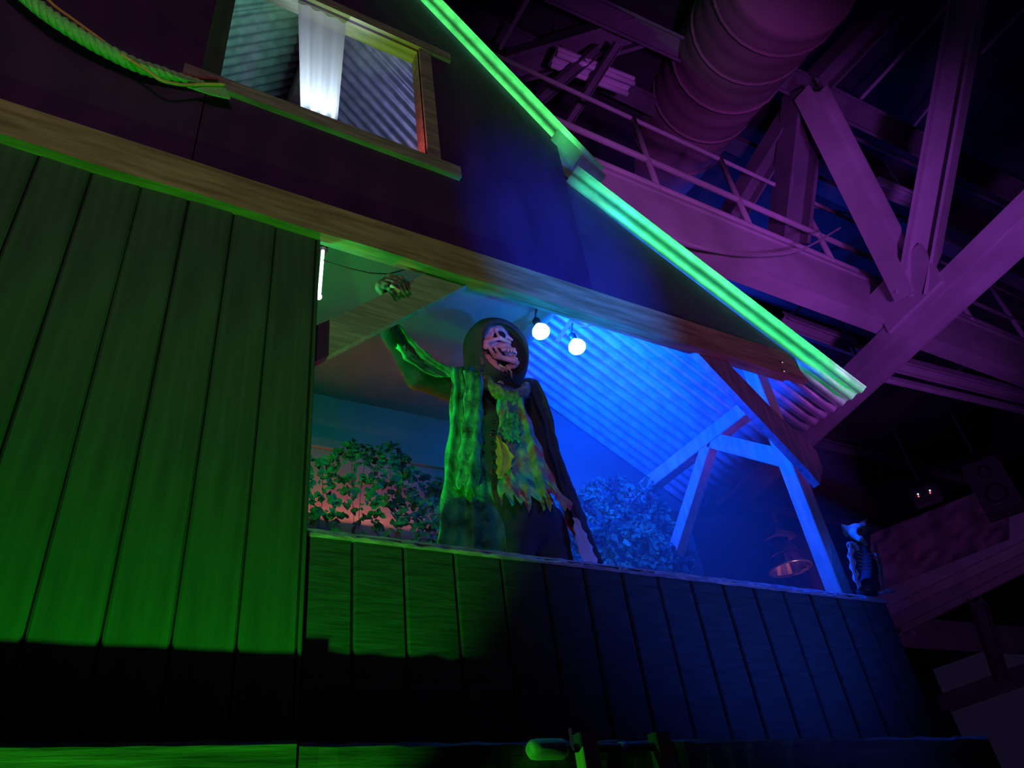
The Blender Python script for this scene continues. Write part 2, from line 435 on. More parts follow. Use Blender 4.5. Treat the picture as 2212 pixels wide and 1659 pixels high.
# ---- left plank wall
wl = build('wall_left', MB().box((-2.2, YF + 0.012, Z_LEDGE - 0.05), (0.622, YF + 0.04, Z_HT)), 'void_black')
tag(wl, kind='structure', label='black plank wall left of the balcony, lit green from below')
PW = 0.171
def plank_mesh(w, z0, z1, t, g, mname, name):
    a = w / 2 - g / 2; c = 0.007
    sec = [(-a, t), (-a, c), (-a + c, 0), (a - c, 0), (a, c), (a, t)]
    mb = MB()
    zs = np.linspace(z0, z1, 3)
    mb.prism([V(x, y, 0) for x, y in sec], V(0, 0, z0), V(0, 0, z1))
    return mesh_of(mb, name, mname)
pm = plank_mesh(PW, 0, Z_HT - Z_LEDGE + 0.02, 0.016, 0.006, 'black_plank', 'plank')
for i in range(14):
    x = 0.622 - PW * (i + 0.5)
    place('plank', pm, wl, (x, YF - 0.002 + random.uniform(-0.002, 0.003), Z_LEDGE - 0.02), (0, random.uniform(-0.0012, 0.0012), random.uniform(-0.012, 0.012)))
# squared corner board closing the end of the plank wall
build('end_board', MB().bar((0.628, YF + 0.02, Z_LEDGE - 0.02), (0.628, YF + 0.02, Z_HB + 0.1), 0.05, 0.012, (1, 0, 0), 0.003), 'black_plank', wl)

# ---- balcony parapet
YP = 2.232
wf = build('wall_front', MB().box((0.60, YP + 0.012, Z_LEDGE - 0.05), (X_END, YP + 0.055, Z_PAR - 0.008)), 'void_black')
tag(wf, kind='structure', label='black plank parapet of the balcony below the hooded skeleton')
seams = [0.62, 0.80, 0.98, 1.172, 1.362, 1.546, 1.728, 1.912, 2.096, 2.28, 2.464, 2.648, 2.832, 3.016, 3.2, 3.384, 3.575]
pmesh = {}
for i in range(len(seams) - 1):
    w = seams[i + 1] - seams[i]; k = round(w, 3)
    if k not in pmesh:
        pmesh[k] = plank_mesh(w, 0, Z_PAR - Z_LEDGE + 0.012, 0.018, 0.006, 'rough_plank', 'plank')
    place('plank', pmesh[k], wf, ((seams[i] + seams[i + 1]) / 2, YP - 0.002 + random.uniform(-0.002, 0.003), Z_LEDGE - 0.02), (0, 0, random.uniform(-0.012, 0.012)))
# rough worn top edge
mb = MB()
xs = np.linspace(0.64, X_END + 0.01, 90)
sec = []
for x in xs:
    j = random.uniform(-0.0025, 0.0025); j2 = random.uniform(-0.002, 0.003)
    sec.append([(x, YP - 0.006 + j, Z_PAR - 0.030), (x, YP - 0.008 + j, Z_PAR - 0.020 + j2 * 2), (x, YP + 0.010, Z_PAR + 0.006 + j2), (x, YP + 0.065, Z_PAR + 0.006), (x, YP + 0.065, Z_PAR - 0.010)])
vs = [p for s_ in sec for p in s_]
fs = [(i * 5 + k, i * 5 + (k + 1) % 5, (i + 1) * 5 + (k + 1) % 5, (i + 1) * 5 + k) for i in range(len(xs) - 1) for k in range(5)]
fs += [(0, 1, 2, 3, 4), tuple(range(len(vs) - 5, len(vs)))]
build('worn_edge', mb.add(vs, fs), 'worn_edge', wf)

# ---- ledge under both walls
led = thing('ledge', (0.6, 2.12, Z_LEDGE - 0.16), 'old timber ledge running along the foot of the plank walls', 'ledge')
LY = 2.035
def rough_beam(x0, x1, y0, y1, z0, z1, n, amp):
    mb = MB(); sec = []
    for x in np.linspace(x0, x1, n):
        r = lambda: random.uniform(-amp, amp)
        sec.append([(x, y0 + r(), z0 + r()), (x, y0 + r(), z1 - 0.012 + r()), (x, y0 + 0.012, z1 + r()), (x, y1, z1), (x, y1, z0)])
    vs = [p for s_ in sec for p in s_]
    fs = [(i * 5 + k, i * 5 + (k + 1) % 5, (i + 1) * 5 + (k + 1) % 5, (i + 1) * 5 + k) for i in range(n - 1) for k in range(5)]
    fs += [(0, 1, 2, 3, 4), tuple(range(len(vs) - 5, len(vs)))]
    return mb.add(vs, fs)
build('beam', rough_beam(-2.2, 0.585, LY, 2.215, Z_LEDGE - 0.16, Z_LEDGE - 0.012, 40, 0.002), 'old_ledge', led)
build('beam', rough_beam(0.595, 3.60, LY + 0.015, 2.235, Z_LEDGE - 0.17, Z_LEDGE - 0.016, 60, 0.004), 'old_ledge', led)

# ---- header beam
hd = thing('header_beam', (1.3, 2.18, Z_HB), 'long weathered header board spanning above plank wall and balcony', 'beam')
YH = 2.155
mb = MB(); n = 80; sec = []
for x in np.linspace(-2.2, 3.56, n):
    wv = 0.004 * math.sin(x * 9) + random.uniform(-0.001, 0.001)
    sec.append([(x, YH, Z_HB + wv), (x, YH, Z_HT), (x, YF + 0.001, Z_HT), (x, YF + 0.001, Z_HB + wv)])
vs = [p for s_ in sec for p in s_]
e = len(vs) - 4
vs[e:e + 4] = [(x_ + (0.05 if z_ < 4.15 else -0.06), y_, z_) for x_, y_, z_ in vs[e:e + 4]]
fs = [(i * 4 + k, i * 4 + (k + 1) % 4, (i + 1) * 4 + (k + 1) % 4, (i + 1) * 4 + k) for i in range(n - 1) for k in range(4)] + [(0, 1, 2, 3), (e, e + 1, e + 2, e + 3)]
build('board', mb.add(vs, fs), 'raw_lumber', hd)
for px, py in ((1690, 784), (1694, 803)):
    p = at(px, py, YH)
    build('bolt', MB().lathe(p, (0, -1, 0), [(-0.01, 0.001), (-0.01, 0.011), (0.004, 0.011), (0.009, 0.007), (0.009, 0.0005)], 8), 'bolt_zinc', hd)
build('backing_board', MB().box((0.60, YF + 0.004, Z_HB + 0.03), (3.50, YF + 0.05, Z_HT)), 'grey_lumber', hd)

# ---- gable boards above the header
Z2 = lambda x: 6.47 - 0.585 * x             # lower roof plane
Z1 = lambda x: 8.01 - 1.15 * x              # upper roof plane
r_ = ray(650, 150); t_ = (8.01 - 1.6) / (r_[2] + 1.15 * r_[0]); XR = float(r_[0] * t_)   # ridge
ZR = Z1(XR)
ZL = lambda x: ZR - 1.15 * (XR - x)         # left slope
WX0, WX1, WZ0, WZ1 = 0.135, 1.175, 4.905, 5.955    # window opening
gw = build('wall_gable', MB().prism([V(2.105, 0, Z_HT - 0.05), V(3.66, 0, Z_HT - 0.05), V(3.66, 0, Z2(3.66) - 0.03), V(2.105, 0, Z2(2.105) - 0.03)], V(0, YF + 0.010, 0), V(0, YF + 0.026, 0)), 'grey_ply')
tag(gw, kind='structure', label='plywood gable boards between header board and roof edges')
def sheet(poly): build('panel', MB().prism([V(x, 0, z) for x, z in poly], V(0, YF - 0.006, 0), V(0, YF + 0.008, 0)), 'dark_ply', gw)
zb = Z_HT - 0.02
XA = 0.09
sheet([(-2.2, zb), (XA - 0.003, zb), (XA - 0.003, ZL(XA)), (-0.9, ZL(-0.9)), (-2.2, zb + 0.05)])
sheet([(XA + 0.003, zb), (2.10, zb), (2.10, Z1(2.10)), (WX1, Z1(WX1)), (WX1, WZ0), (XA + 0.003, WZ0)])
sheet([(XA + 0.003, WZ1), (WX1, WZ1), (WX1, Z1(WX1)), (XR, ZR), (XA + 0.003, ZL(XA))])

# ---- window
build('light_stop_strip', MB().box((XA - 0.05, YF + 0.009, zb), (XA + 0.04, YF + 0.02, WZ0 - 0.01)), 'void_black', gw)  # added behind the sheet joint to stop attic light leaking through
w1 = thing('window_1', (0.65, YF, WZ0 - 0.09), 'open attic window with weathered board frame', 'window')
w1['kind'] = 'structure'; del w1['category']
build('window_sill', MB().box((-0.02, YF - 0.035, WZ0 - 0.085), (1.355, YF + 0.09, WZ0)), 'grey_lumber', w1)
build('jamb', MB().box((WX1, YF - 0.02, WZ0), (WX1 + 0.075, YF + 0.092, WZ1 + 0.07)), 'grey_lumber', w1)
build('jamb', MB().box((WX0 - 0.085, YF - 0.02, WZ0), (WX0, YF + 0.092, WZ1 + 0.06)), 'black_plank', w1)
build('lintel', MB().box((0.0, YF - 0.028, WZ1 + 0.002), (1.385, YF + 0.092, WZ1 + 0.085)), 'grey_lumber', w1)
#build('cover_strip', MB().box((WX0 - 0.035, YF - 0.03, WZ0 + 0.27), (WX0 + 0.002, YF - 0.02, WZ1)), 'grey_lumber', w1)

# ---- corrugated roofs
def corr_sheet(x0, x1, zf, y0, y1, pitch=0.0775, amp=0.011, seg=8, nl=6, drop=0.0, th=0.0015):
    """sheet on the plane z = zf(x), ridges running down the slope, built with a real thickness"""
    nrm = unit(V(-(zf(1.0) - zf(0.0)), 0, 1))
    if nrm[2] < 0: nrm = -nrm
    ny = max(2, int(round((y1 - y0) / pitch * seg)))
    vs = []
    for side in (0, 1):
        for i in range(nl + 1):
            x = x0 + (x1 - x0) * i / nl
            for j in range(ny + 1):
                y = y0 + (y1 - y0) * j / ny
                w = amp * math.cos(2 * math.pi * (y - 2.09) / pitch) + drop
                vs.append(V(x, y, zf(x)) + nrm * (w + side * th))
    A = (nl + 1) * (ny + 1); W_ = ny + 1
    fs = []
    for i in range(nl):
        for j in range(ny):
            a = i * W_ + j
            fs += [(a, a + 1, a + W_ + 1, a + W_), (A + a, A + a + W_, A + a + W_ + 1, A + a + 1)]
    for i in range(nl):
        for j in (0, ny):
            a = i * W_ + j; fs.append((a, a + W_, A + a + W_, A + a))
    for j in range(ny):
        for i in (0, nl):
            a = i * W_ + j; fs.append((a, A + a, A + a + 1, a + 1))
    return MB().add(vs, fs)
YO = 2.09
rl = thing('corrugated_roof', (3.1, 2.9, Z2(4.07) - 0.02), 'corrugated metal lower roof sloping down over the balcony', 'roof')
for y0, y1, d, x1 in ((YO, YO + 0.64, 0.0, 4.075), (YO + 0.62, YO + 1.25, 0.003, 4.10), (YO + 1.23, 3.87, 0.0, 4.115)):
    build('roof_sheet', corr_sheet(2.12, x1, Z2, y0, y1, drop=d), 'galvanised', rl, True)
ru = thing('corrugated_roof', (1.4, 2.9, Z1(2.33) - 0.02), 'steep corrugated metal roof over the attic window', 'roof')
for y0, y1, d in ((YO, YO + 0.64, 0.0), (YO + 0.62, YO + 1.25, 0.003), (YO + 1.23, 3.9, 0.0)):
    build('roof_sheet', corr_sheet(XR, 2.335, Z1, y0, y1, drop=d), 'galvanised', ru, True)
    build('roof_sheet', corr_sheet(-1.4, XR, ZL, y0, y1, drop=d), 'galvanised', ru, True)
build('ridge_beam', MB().box((XR - 0.035, YF + 0.03, ZR - 0.30), (XR + 0.035, 3.85, ZR - 0.06)), 'raw_lumber', ru)
# second narrow course lapped under the lower end of the steep roof
build('rake_flashing', MB().prism([V(2.06, 0, Z1(2.06) - 0.05), V(2.36, 0, Z1(2.36) - 0.0), V(2.36, 0, Z1(2.36) - 0.012), V(2.06, 0, Z1(2.06) - 0.062)], V(0, YF - 0.09, 0), V(0, YF + 0.10, 0)), 'galvanised', ru)

# ---- back wall of the balcony room
YB = 3.77
bw = build('wall_back', MB().prism([V(-0.3, 0, 2.0), V(4.0, 0, 2.0), V(4.0, 0, Z2(4.0) - 0.02), V(2.12, 0, Z2(2.12) - 0.02), V(2.12, 0, 6.3), V(-0.3, 0, 6.3)][0:6], V(0, YB, 0), V(0, YB + 0.03, 0)), 'wall_board')
tag(bw, kind='structure', label='plain board wall at the back of the balcony')
a, b = at(650, 938, YB - 0.02), at(970, 1010, YB - 0.02)
build('rail', MB().bar((0.3, YB - 0.012, a[2] - 0.03), (2.6, YB - 0.012, a[2] - 0.03), 0.024, 0.07, (0, 0, 1), 0.004), 'wall_board', bw)
cl = build('ceiling', MB().box((-0.3, YF + 0.05, 4.45), (2.12, YB, 4.475)), 'wall_board')
tag(cl, kind='structure', label='board ceiling of the balcony room below the attic')
sw = build('wall_side', MB().box((-0.32, YF + 0.05, 2.0), (-0.3, YB, 7.0)), 'wall_board')
tag(sw, kind='structure', label='board side wall inside the house')
fl = build('floor', MB().box((-0.3, YP + 0.06, 2.0), (X_END, YB, 2.05)), 'wall_board')
tag(fl, kind='structure', label='balcony floor behind the parapet')

# ---- timber frame on the open right side
def atx(px, py, X):
    r = ray(px, py); return EYE + r * (X / r[0])
XP = 3.385
fp = build('frame_post', MB().bar((XP + 0.045, 2.365, 2.06), (XP + 0.045, 2.365, Z2(XP) - 0.06), 0.09, 0.09, (0, 1, 0), 0.004), 'frame_lumber')
tag(fp, 'upright timber post at the right end of the balcony, bright blue side', 'post')
rp = build('frame_post', MB().bar((XP + 0.045, 3.56, 2.06), (XP + 0.045, 3.56, 3.99), 0.09, 0.09, (0, 1, 0), 0.004), 'frame_lumber')
tag(rp, 'rear timber post behind the blue-lit net, mostly hidden', 'post')
pb = build('timber_beam', MB().bar((XP + 0.045, 2.392, 4.045), (XP + 0.045, 3.76, 4.045), 0.09, 0.10, (0, 0, 1), 0.004), 'frame_lumber')
tag(pb, 'timber side beam running back under the lower roof', 'beam')
k1 = build('knee_brace', MB().bar((XP + 0.045, 2.36, 3.60), (XP + 0.045, 2.84, 4.02), 0.08, 0.105, (0, 0, 1), 0.004), 'frame_lumber')
tag(k1, 'blue-lit knee brace rising from the right post back to the side beam', 'brace')
k2 = build('knee_brace', MB().bar((XP + 0.045, 2.86, 4.02), (XP + 0.045, 3.54, 3.39), 0.08, 0.085, (0, 0, 1), 0.004), 'frame_lumber')
tag(k2, 'leaning blue knee brace dropping towards the rear post beside the net', 'brace')
fb = build('diagonal_brace', MB().prism([at(px, py, 2.205) for px, py in ((1500, 755), (1558, 762), (1579, 790), (1677, 892), (1764, 974), (1777, 1014), (1771, 1046), (1742, 1012))], V(0, 0, 0), V(0, 0.045, 0)), 'red_lumber')
tag(fb, 'red-brown diagonal brace from header board down across the right post', 'brace')
# left brace with the dark block at its foot
lb = thing('brace_plank', tuple(at(700, 785, 2.235)), 'grey diagonal plank the skeleton holds on to, left in the opening', 'brace')
build('plank', MB().prism([at(px, py, 2.215) for px, py in ((711, 766), (1016, 612), (935, 583), (713, 690))], V(0, 0, 0), V(0, 0.042, 0)), 'pale_lumber', lb)
build('end_block', MB().prism([at(px, py, 2.222) for px, py in ((640, 800), (710.5, 767), (712.5, 690), (640, 722))], V(0, 0, 0), V(0, 0.042, 0)), 'dark_ply', lb)
# cut-off top board behind the header, seen past the plank
ub = build('cleat', MB().prism([at(px, py, 2.262) for px, py in ((640, 500), (800, 548), (905, 575), (960, 600), (960, 560), (640, 460))], V(0, 0, 0), V(0, 0.03, 0)), 'black_plank')
tag(ub, 'dark cleat fixed behind the header board at the opening corner', 'cleat')

# ---- lamps of the balcony
for i, (px, py, lab) in enumerate(((1168, 715, 'glowing blue bulb nearer the skull, under the header board'), (1246, 748, 'round glowing blue bulb right of the other, below the bracket'))):
    c = at(px, py, 2.56)
    t = thing('lamp_bulb', tuple(c + V(0, 0, -0.05)), lab, 'light bulb', 'blue bulbs under the header board')
    build('glass', MB().lathe(c, (0.1, -0.15, -1), [(-0.050, 0.016), (-0.034, 0.029), (-0.014, 0.045), (0.007, 0.051), (0.025, 0.045), (0.039, 0.030), (0.047, 0.001)], 18), 'bulb_blue', t, True)
    build('socket', MB().lathe(c, (-0.1, 0.15, 1), [(0.046, 0.001), (0.046, 0.021), (0.085, 0.023), (0.10, 0.014), (0.10, 0.001)], 12), 'black_plastic', t, True)
    q = c + V(-0.01, 0.015, 0.10)
    build('stem', MB().tube([q, q + V(-0.01, -0.05, 0.06), V(q[0] - 0.02, 2.262, q[2] + 0.10)], 0.007, 6), 'black_plastic', t)
br = build('lamp_bracket', MB().bar(at(1203, 738, 2.45), at(1234, 692, 2.40), 0.022, 0.006, (0, 1, 0), 0.001), 'fixture')
tag(br, 'slim white metal bracket between the two blue bulbs', 'bracket')
pts = [at(px, py, 2.40) for px, py in ((1234, 692), (1241, 699), (1252, 704), (1266, 704), (1282, 703))]
lw = build('lamp_wire', MB().tube(pts, 0.0035, 6), 'fixture')
tag(lw, 'short pale wire curling from the bracket under the header board', 'wire')
lt = thing('light_tube', tuple(at(687, 648, 2.34)), 'thin upright white light tube at the edge of the plank wall', 'lamp')
a, b = at(698, 537, 2.34), at(690, 634, 2.34)
build('tube', MB().tube([a, b], 0.0075, 8), 'tube_white', lt, True)
build('tip', MB().sphere(at(688.5, 641, 2.34), 0.014, 10, 7), 'tube_white', lt, True)
build('end_cap', MB().tube([at(700, 520, 2.335), at(698, 540, 2.335)], 0.022, 8), 'black_plastic', lt)
hw = build('hanging_wire', MB().tube([at(px, py, 2.335) for px, py in ((695, 561), (720, 570), (760, 581), (800, 590), (838, 592), (862, 586), (880, 580))], 0.0032, 6), 'net_cord')
tag(hw, 'thin wire sagging from the white tube to the plank', 'wire')

# ---- camouflage net and the panel glowing through it
rb = build('backing_panel', MB().box((0.85, 3.705, 2.30), (1.85, 3.725, 3.46)), 'salmon_board')
tag(rb, 'salmon panel glowing red through the camouflage net', 'panel')
net = thing('camouflage_net', (1.9, 3.5, 2.2), 'ragged leafy camouflage net hung along the back of the balcony', 'net')
NT = [at(px, py, 3.40) for px, py in ((640, 1000), (680, 985), (740, 962), (790, 975), (830, 966), (880, 1000), (930, 1032), (1000, 1045), (1240, 1050), (1330, 1034), (1400, 1042), (1440, 1085), (1470, 1150))]
def net_top(x):
    return np.interp(x, [p[0] for p in NT], [p[2] for p in NT]) + 0.015 * math.sin(x * 27)
def net_y(x, z): return 3.40 + 0.035 * math.sin(x * 8 + z * 5) + 0.03 * math.sin(z * 13 + x * 3)
mb = MB(); mc = MB()
XN0, XN1 = NT[0][0] - 0.1, NT[-1][0] + 0.05
for k in range(10500):
    x = random.uniform(XN0, XN1); zt = net_top(x)
    z = zt - (zt - 2.55) * random.random() ** 1.1
    hole = math.sin(x * 31 + 3 * math.sin(z * 19)) * math.sin(z * 37 + 2 * math.sin(x * 23))
    if x < 1.9 and z < zt - 0.10 and hole > (0.35 if z > zt - 0.2 else 0.12): continue
    c = V(x, net_y(x, z) + random.uniform(-0.03, 0.03), z)
    r = random.uniform(0.013, 0.032); th = random.uniform(0, 6.28)
    u = unit(V(math.cos(th), random.uniform(-0.7, 0.7), math.sin(th))); v = unit(np.cross(u, V(random.uniform(-.5, .5), -1, random.uniform(-.5, .5))))
    n = random.randint(4, 6); poly = []
    for i in range(n):
        a = 2 * math.pi * i / n + random.uniform(-.35, .35); q = r * random.uniform(0.5, 1.25)
        poly.append(c + u * q * math.cos(a) + v * q * 0.75 * math.sin(a) + V(0, random.uniform(-.008, .008), 0))
    k0 = len(mb.v); mb.v += [tuple(p) for p in poly]; mb.f.append(tuple(range(k0, k0 + n)))
lv = build('leaf_patches', mb, 'leaf_cloth', net); lv['kind'] = 'stuff'
for i in range(24):
    x = XN0 + 0.05 + i * (XN1 - XN0 - 0.1) / 24
    mc.tube([V(x + 0.10 * s_ * (1 if i % 2 else -1), net_y(x, zz) + 0.01, zz) for s_, zz in zip(np.linspace(0, 1, 7), np.linspace(2.5, net_top(x) - 0.03, 7))], 0.0016, 4)
for zz in np.linspace(2.6, 3.3, 8):
    mc.tube([V(x, net_y(x, zz) + 0.012, zz + 0.05 * math.sin(x * 9)) for x in np.linspace(XN0, XN1, 30)], 0.003, 4)
cd = build('cords', mc, 'net_cord', net); cd['kind'] = 'stuff'

# ---- curtain
mb = MB(); nx, nz = 28, 10
p0, p1 = at(634, -40, 2.235), at(748, 0, 2.235)
q0, q1 = at(652, 262, 2.27), at(727, 290, 2.27)
top = 5.99; bot = WZ0 - 0.02
for i in range(nz + 1):
    s_ = i / nz
    z = top + (bot - top) * s_
    xa = (0.452 * (1 - s_) + 0.533 * s_); xb = (0.735 * (1 - s_) + 0.705 * s_)
    for j in range(nx + 1):
        u_ = j / nx
        mb.v.append((xa + (xb - xa) * u_, 2.222 + 0.035 * s_ + 0.012 * math.sin(u_ * 22 + 0.6 * s_) * (0.5 + 0.5 * s_), z))
for i in range(nz):
    for j in range(nx):
        a = i * (nx + 1) + j; mb.f.append((a, a + 1, a + nx + 2, a + nx + 1))
cu = build('curtain', mb, 'sheer_curtain', None, True)
tag(cu, 'thin white curtain hanging in the attic window', 'curtain')

# ---- rope garland under the window
def spline(P, n):
    P = np.array(P, float); t = np.arange(len(P)); tt = np.linspace(0, len(P) - 1, n); out = []
    for x in tt:
        i = int(min(max(math.floor(x), 0), len(P) - 2)); f = x - i
        p0, p1, p2, p3 = P[max(i - 1, 0)], P[i], P[i + 1], P[min(i + 2, len(P) - 1)]
        out.append(0.5 * ((2 * p1) + (p2 - p0) * f + (2 * p0 - 5 * p1 + 4 * p2 - p3) * f * f + (3 * p1 - p0 - 3 * p2 + p3) * f ** 3))
    return out
path = spline([at(px, py, Y) for px, py, Y in ((20, -40, 2.10), (95, 25, 2.10), (170, 75, 2.11), (235, 112, 2.12), (300, 143, 2.13), (350, 158, 2.14), (398, 170, 2.14), (440, 180, 2.145))], 150)
rope = thing('twisted_rope', tuple(path[80]), 'thick twisted rope sagging across the dark gable boards', 'rope')
cum = np.concatenate([[0], np.cumsum([np.linalg.norm(path[i + 1] - path[i]) for i in range(len(path) - 1)])])
for s_ in range(3):
    P = []
    for i, p in enumerate(path):
        d = unit(path[min(i + 1, len(path) - 1)] - path[max(i - 1, 0)])
        u = unit(np.cross(V(0, 1, 0), d)); v = np.cross(d, u)
        a = cum[i] * 2 * math.pi / 0.10 + s_ * 2.094
        k = np.interp(i, [0, 105, 125, 149], [0.017, 0.015, 0.009, 0.006])
        P.append(p + k * (u * math.cos(a) + v * math.sin(a)))
    build('strand', MB().tube(P, [np.interp(i, [0, 105, 125, 149], [0.0175, 0.015, 0.010, 0.007]) for i in range(len(P))], 7), 'rope_fibre', rope, True)
pc = spline([at(px, py, Y) for px, py, Y in ((70, -40, 2.13), (112, 8, 2.13), (155, 40, 2.13), (210, 80, 2.12), (262, 118, 2.105), (318, 153, 2.09), (345, 172, 2.09), (372, 180, 2.10), (405, 184, 2.115), (440, 182, 2.12), (486, 183, 2.118))], 60)
yc = build('yellow_cord', MB().tube(pc, 0.0075, 6), 'yellow_cord', None, True)
tag(yc, 'thin yellow cord running beside the twisted rope', 'cord')
pc = spline([at(px, py, 2.15) for px, py in ((290, 128), (330, 143), (380, 158), (430, 168), (470, 171))], 24)
rc = build('red_cord', MB().tube(pc, 0.008, 6), 'red_cord', None, True)
tag(rc, 'dull red cord above the rope end near the window', 'cord')
hk = build('tied_rag', MB().prism([at(px, py, 2.128) for px, py in ((405, 186), (484, 183), (498, 212), (456, 203))], V(0, 0, 0), V(0, 0.008, 0)), 'rope_fibre')
tag(hk, 'small rag tied at the left corner of the window sill', 'rag')

# ================================================================== HOODED SKELETON
YS = 2.47
fig = thing('hooded_skeleton', tuple(at(1120, 1230, YS)), 'hooded skeleton figure in a ragged coat reaching up to the plank', 'figure')
# --- skull: x forward, y to its left, z up
def skull_fn(P):
    A = P.copy(); A[..., 1] = np.abs(A[..., 1])
    d = ell(P, (0.02, 0, 0.26), (0.74, 0.62, 0.62))
    d = smin(d, ell(P, (0.42, 0, 0.24), (0.34, 0.54, 0.30)), 0.15)
    d = smin(d, ell(P, (0.48, 0, -0.42), (0.34, 0.30, 0.34)), 0.15)
    d = smax(d, -ell(A, (0.18, 0.78, -0.02), (0.36, 0.26, 0.30)), 0.08)          # temple
    d = smax(d, -ell(A, (0.10, 0.50, -0.62), (0.52, 0.34, 0.36)), 0.06)          # under the cheekbone
    d = smin(d, cap(A, (0.70, 0.08, 0.22), (0.40, 0.53, 0.18), 0.10), 0.08)      # brow
    d = smin(d, cap(A, (0.36, 0.55, 0.16), (0.40, 0.55, -0.26), 0.065), 0.06)    # outer rim
    d = smin(d, cap(A, (0.42, 0.55, -0.30), (0.74, 0.24, -0.40), 0.09), 0.07)    # cheek
    d = smin(d, cap(P, (0.76, 0, 0.10), (0.90, 0, -0.14), 0.085, 0.055), 0.05)   # nose bone
    d = smax(d, -cap(A, (0.35, 0.31, -0.03), (1.20, 0.50, -0.18), 0.21, 0.26), 0.035)   # eye
    d = smax(d, -cap(A, (0.55, 0.07, -0.30), (1.15, 0.08, -0.40), 0.11, 0.14), 0.03)    # nose hole
    d = smin(d, cap(A, (0.44, 0.56, -0.30), (-0.20, 0.68, -0.36), 0.070, 0.085), 0.04)  # arch
    d = smin(d, ell(A, (-0.22, 0.60, -0.46), (0.14, 0.11, 0.20)), 0.06)          # behind the ear
    d = smin(d, cap(A, (0.40, 0.27, -0.66), (0.84, 0.08, -0.68), 0.085), 0.05)   # tooth ridge
    return d
def jaw_fn(P):
    A = P.copy(); A[..., 1] = np.abs(A[..., 1])
    d = cap(A, (-0.12, 0.56, -0.46), (-0.02, 0.53, -1.02), 0.065, 0.085)
    d = smin(d, cap(A, (0.12, 0.54, -0.62), (0.20, 0.50, -1.04), 0.05, 0.085), 0.10)
    d = smin(d, cap(A, (0.04, 0.52, -1.06), (0.66, 0.16, -1.24), 0.095, 0.105), 0.06)
    d = smin(d, cap(A, (0.66, 0.16, -1.24), (0.76, 0.0, -1.26), 0.12), 0.08)
    d = smin(d, cap(A, (0.30, 0.38, -1.06), (0.72, 0.10, -1.12), 0.055), 0.05)
    return d
fdir = unit(V(0.80, -0.58, 0.16)); left = unit(np.cross(V(-0.10, 0, 1), fdir)); upd = np.cross(fdir, left)
RS = np.stack([fdir, left, upd], 1)
SS = 0.130
SO = at(1097, 720, YS) - RS @ V(0.80, -0.34, -0.02) * SS
skull = build('skull', xform(nets(skull_fn, (-1.10, -0.85, -0.90), (1.10, 0.85, 1.08), 0.030), RS, SS, SO), 'bone', fig, True)
jaw = build('jaw', xform(nets(jaw_fn, (-0.30, -0.75, -1.45), (1.0, 0.75, -0.3), 0.030), RS, SS, SO), 'bone', fig, True)
# black lumps that put shade into the skull's sockets and hollows
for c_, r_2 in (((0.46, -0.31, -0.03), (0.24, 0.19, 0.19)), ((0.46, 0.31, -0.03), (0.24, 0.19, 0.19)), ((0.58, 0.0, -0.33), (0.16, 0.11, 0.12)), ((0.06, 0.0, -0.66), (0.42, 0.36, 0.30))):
    build('socket_shade', xform(MB().sphere(c_, r_2, 14, 10), RS, SS, SO), 'socket_shade_black', skull, True)
for up_, par in ((True, skull), (False, jaw)):
    for i in range(10):
        a = (i - 4.5) / 4.5
        x, y, z = (0.87 - 0.30 * a * a, 0.28 * a, -0.74) if up_ else (0.81 - 0.30 * a * a, 0.26 * a, -1.16)
        d = -0.12 if up_ else 0.12
        mb = MB().tube([V(x, y, z - d * 0.3), V(x + 0.02, y, z + d * 0.5), V(x, y, z + d)], [0.038, 0.042, 0.026], 6)
        build('tooth', xform(mb, RS, SS, SO), 'tooth', par, True)
# --- hood
def hood_fn(P):
    w = 0.06 * wob(P, 3.2)
    d = ell(P, (-0.10, 0, 0.15), (1.32, 1.38, 1.55))
    d = smin(d, cap(P, (-0.45, 0, -0.9), (-0.55, 0, -1.9), 1.10, 1.25), 0.5) + w
    inner = smin(ell(P, (-0.02, 0, 0.05), (1.16, 1.20, 1.36)), cap(P, (-0.3, 0, -0.9), (-0.3, 0, -2.8), 0.92, 1.05), 0.4) + w
    d = np.maximum(d, -inner)
    d = np.maximum(d, -ell(P, (1.15, 0.05, -0.10), (1.40, 1.14, 1.22)))       # open face
    d = np.maximum(d, P[..., 0] - 0.75)
    return np.maximum(d, -2.0 - P[..., 2])
fh = unit(V(-0.02, -1.0, -0.12)); lh = unit(np.cross(V(0.0, 0, 1), fh)); RH = np.stack([fh, lh, np.cross(fh, lh)], 1)
HO = at(1074, 768, YS + 0.06)
build('hood', xform(nets(hood_fn, (-1.9, -1.75, -2.3), (1.25, 1.75, 2.1), 0.045), RH, 0.124, HO), 'hood_cloth', fig, True)
# --- neck bones and scarf
neck = SO + RS @ V(-0.30, 0, -0.45) * SS
nb = at(1080, 845, YS + 0.02)
build('spine', MB().tube(spline([neck, (neck + nb) / 2 + V(0.015, -0.02, 0), nb], 13), [0.026, 0.018] * 6 + [0.026], 10), 'bone', fig, True)
for i in range(2):
    a = at(1078 + i * 16, 788 + i * 2, YS - 0.07); b = at(1096 + i * 10, 806 + i * 12, YS - 0.07)
    build('neck_tendon', MB().tube([a, (a + b) / 2 + V(0.005, -0.008, 0), b], [0.006, 0.005, 0.003], 6), 'bone', fig, True)
def scarf_fn(P):
    q = [at(1030, 802, YS - 0.03), at(1048, 826, YS - 0.09), at(1078, 848, YS - 0.11), at(1108, 856, YS - 0.10), at(1130, 850, YS - 0.05), at(1136, 838, YS + 0.04)]
    d = cap(P, q[0], q[1], 0.026)
    for i in range(1, 5): d = smin(d, cap(P, q[i], q[i + 1], 0.028), 0.02)
    return d + 0.007 * wob(P, 70) + 0.004 * wob(P, 150, 2)
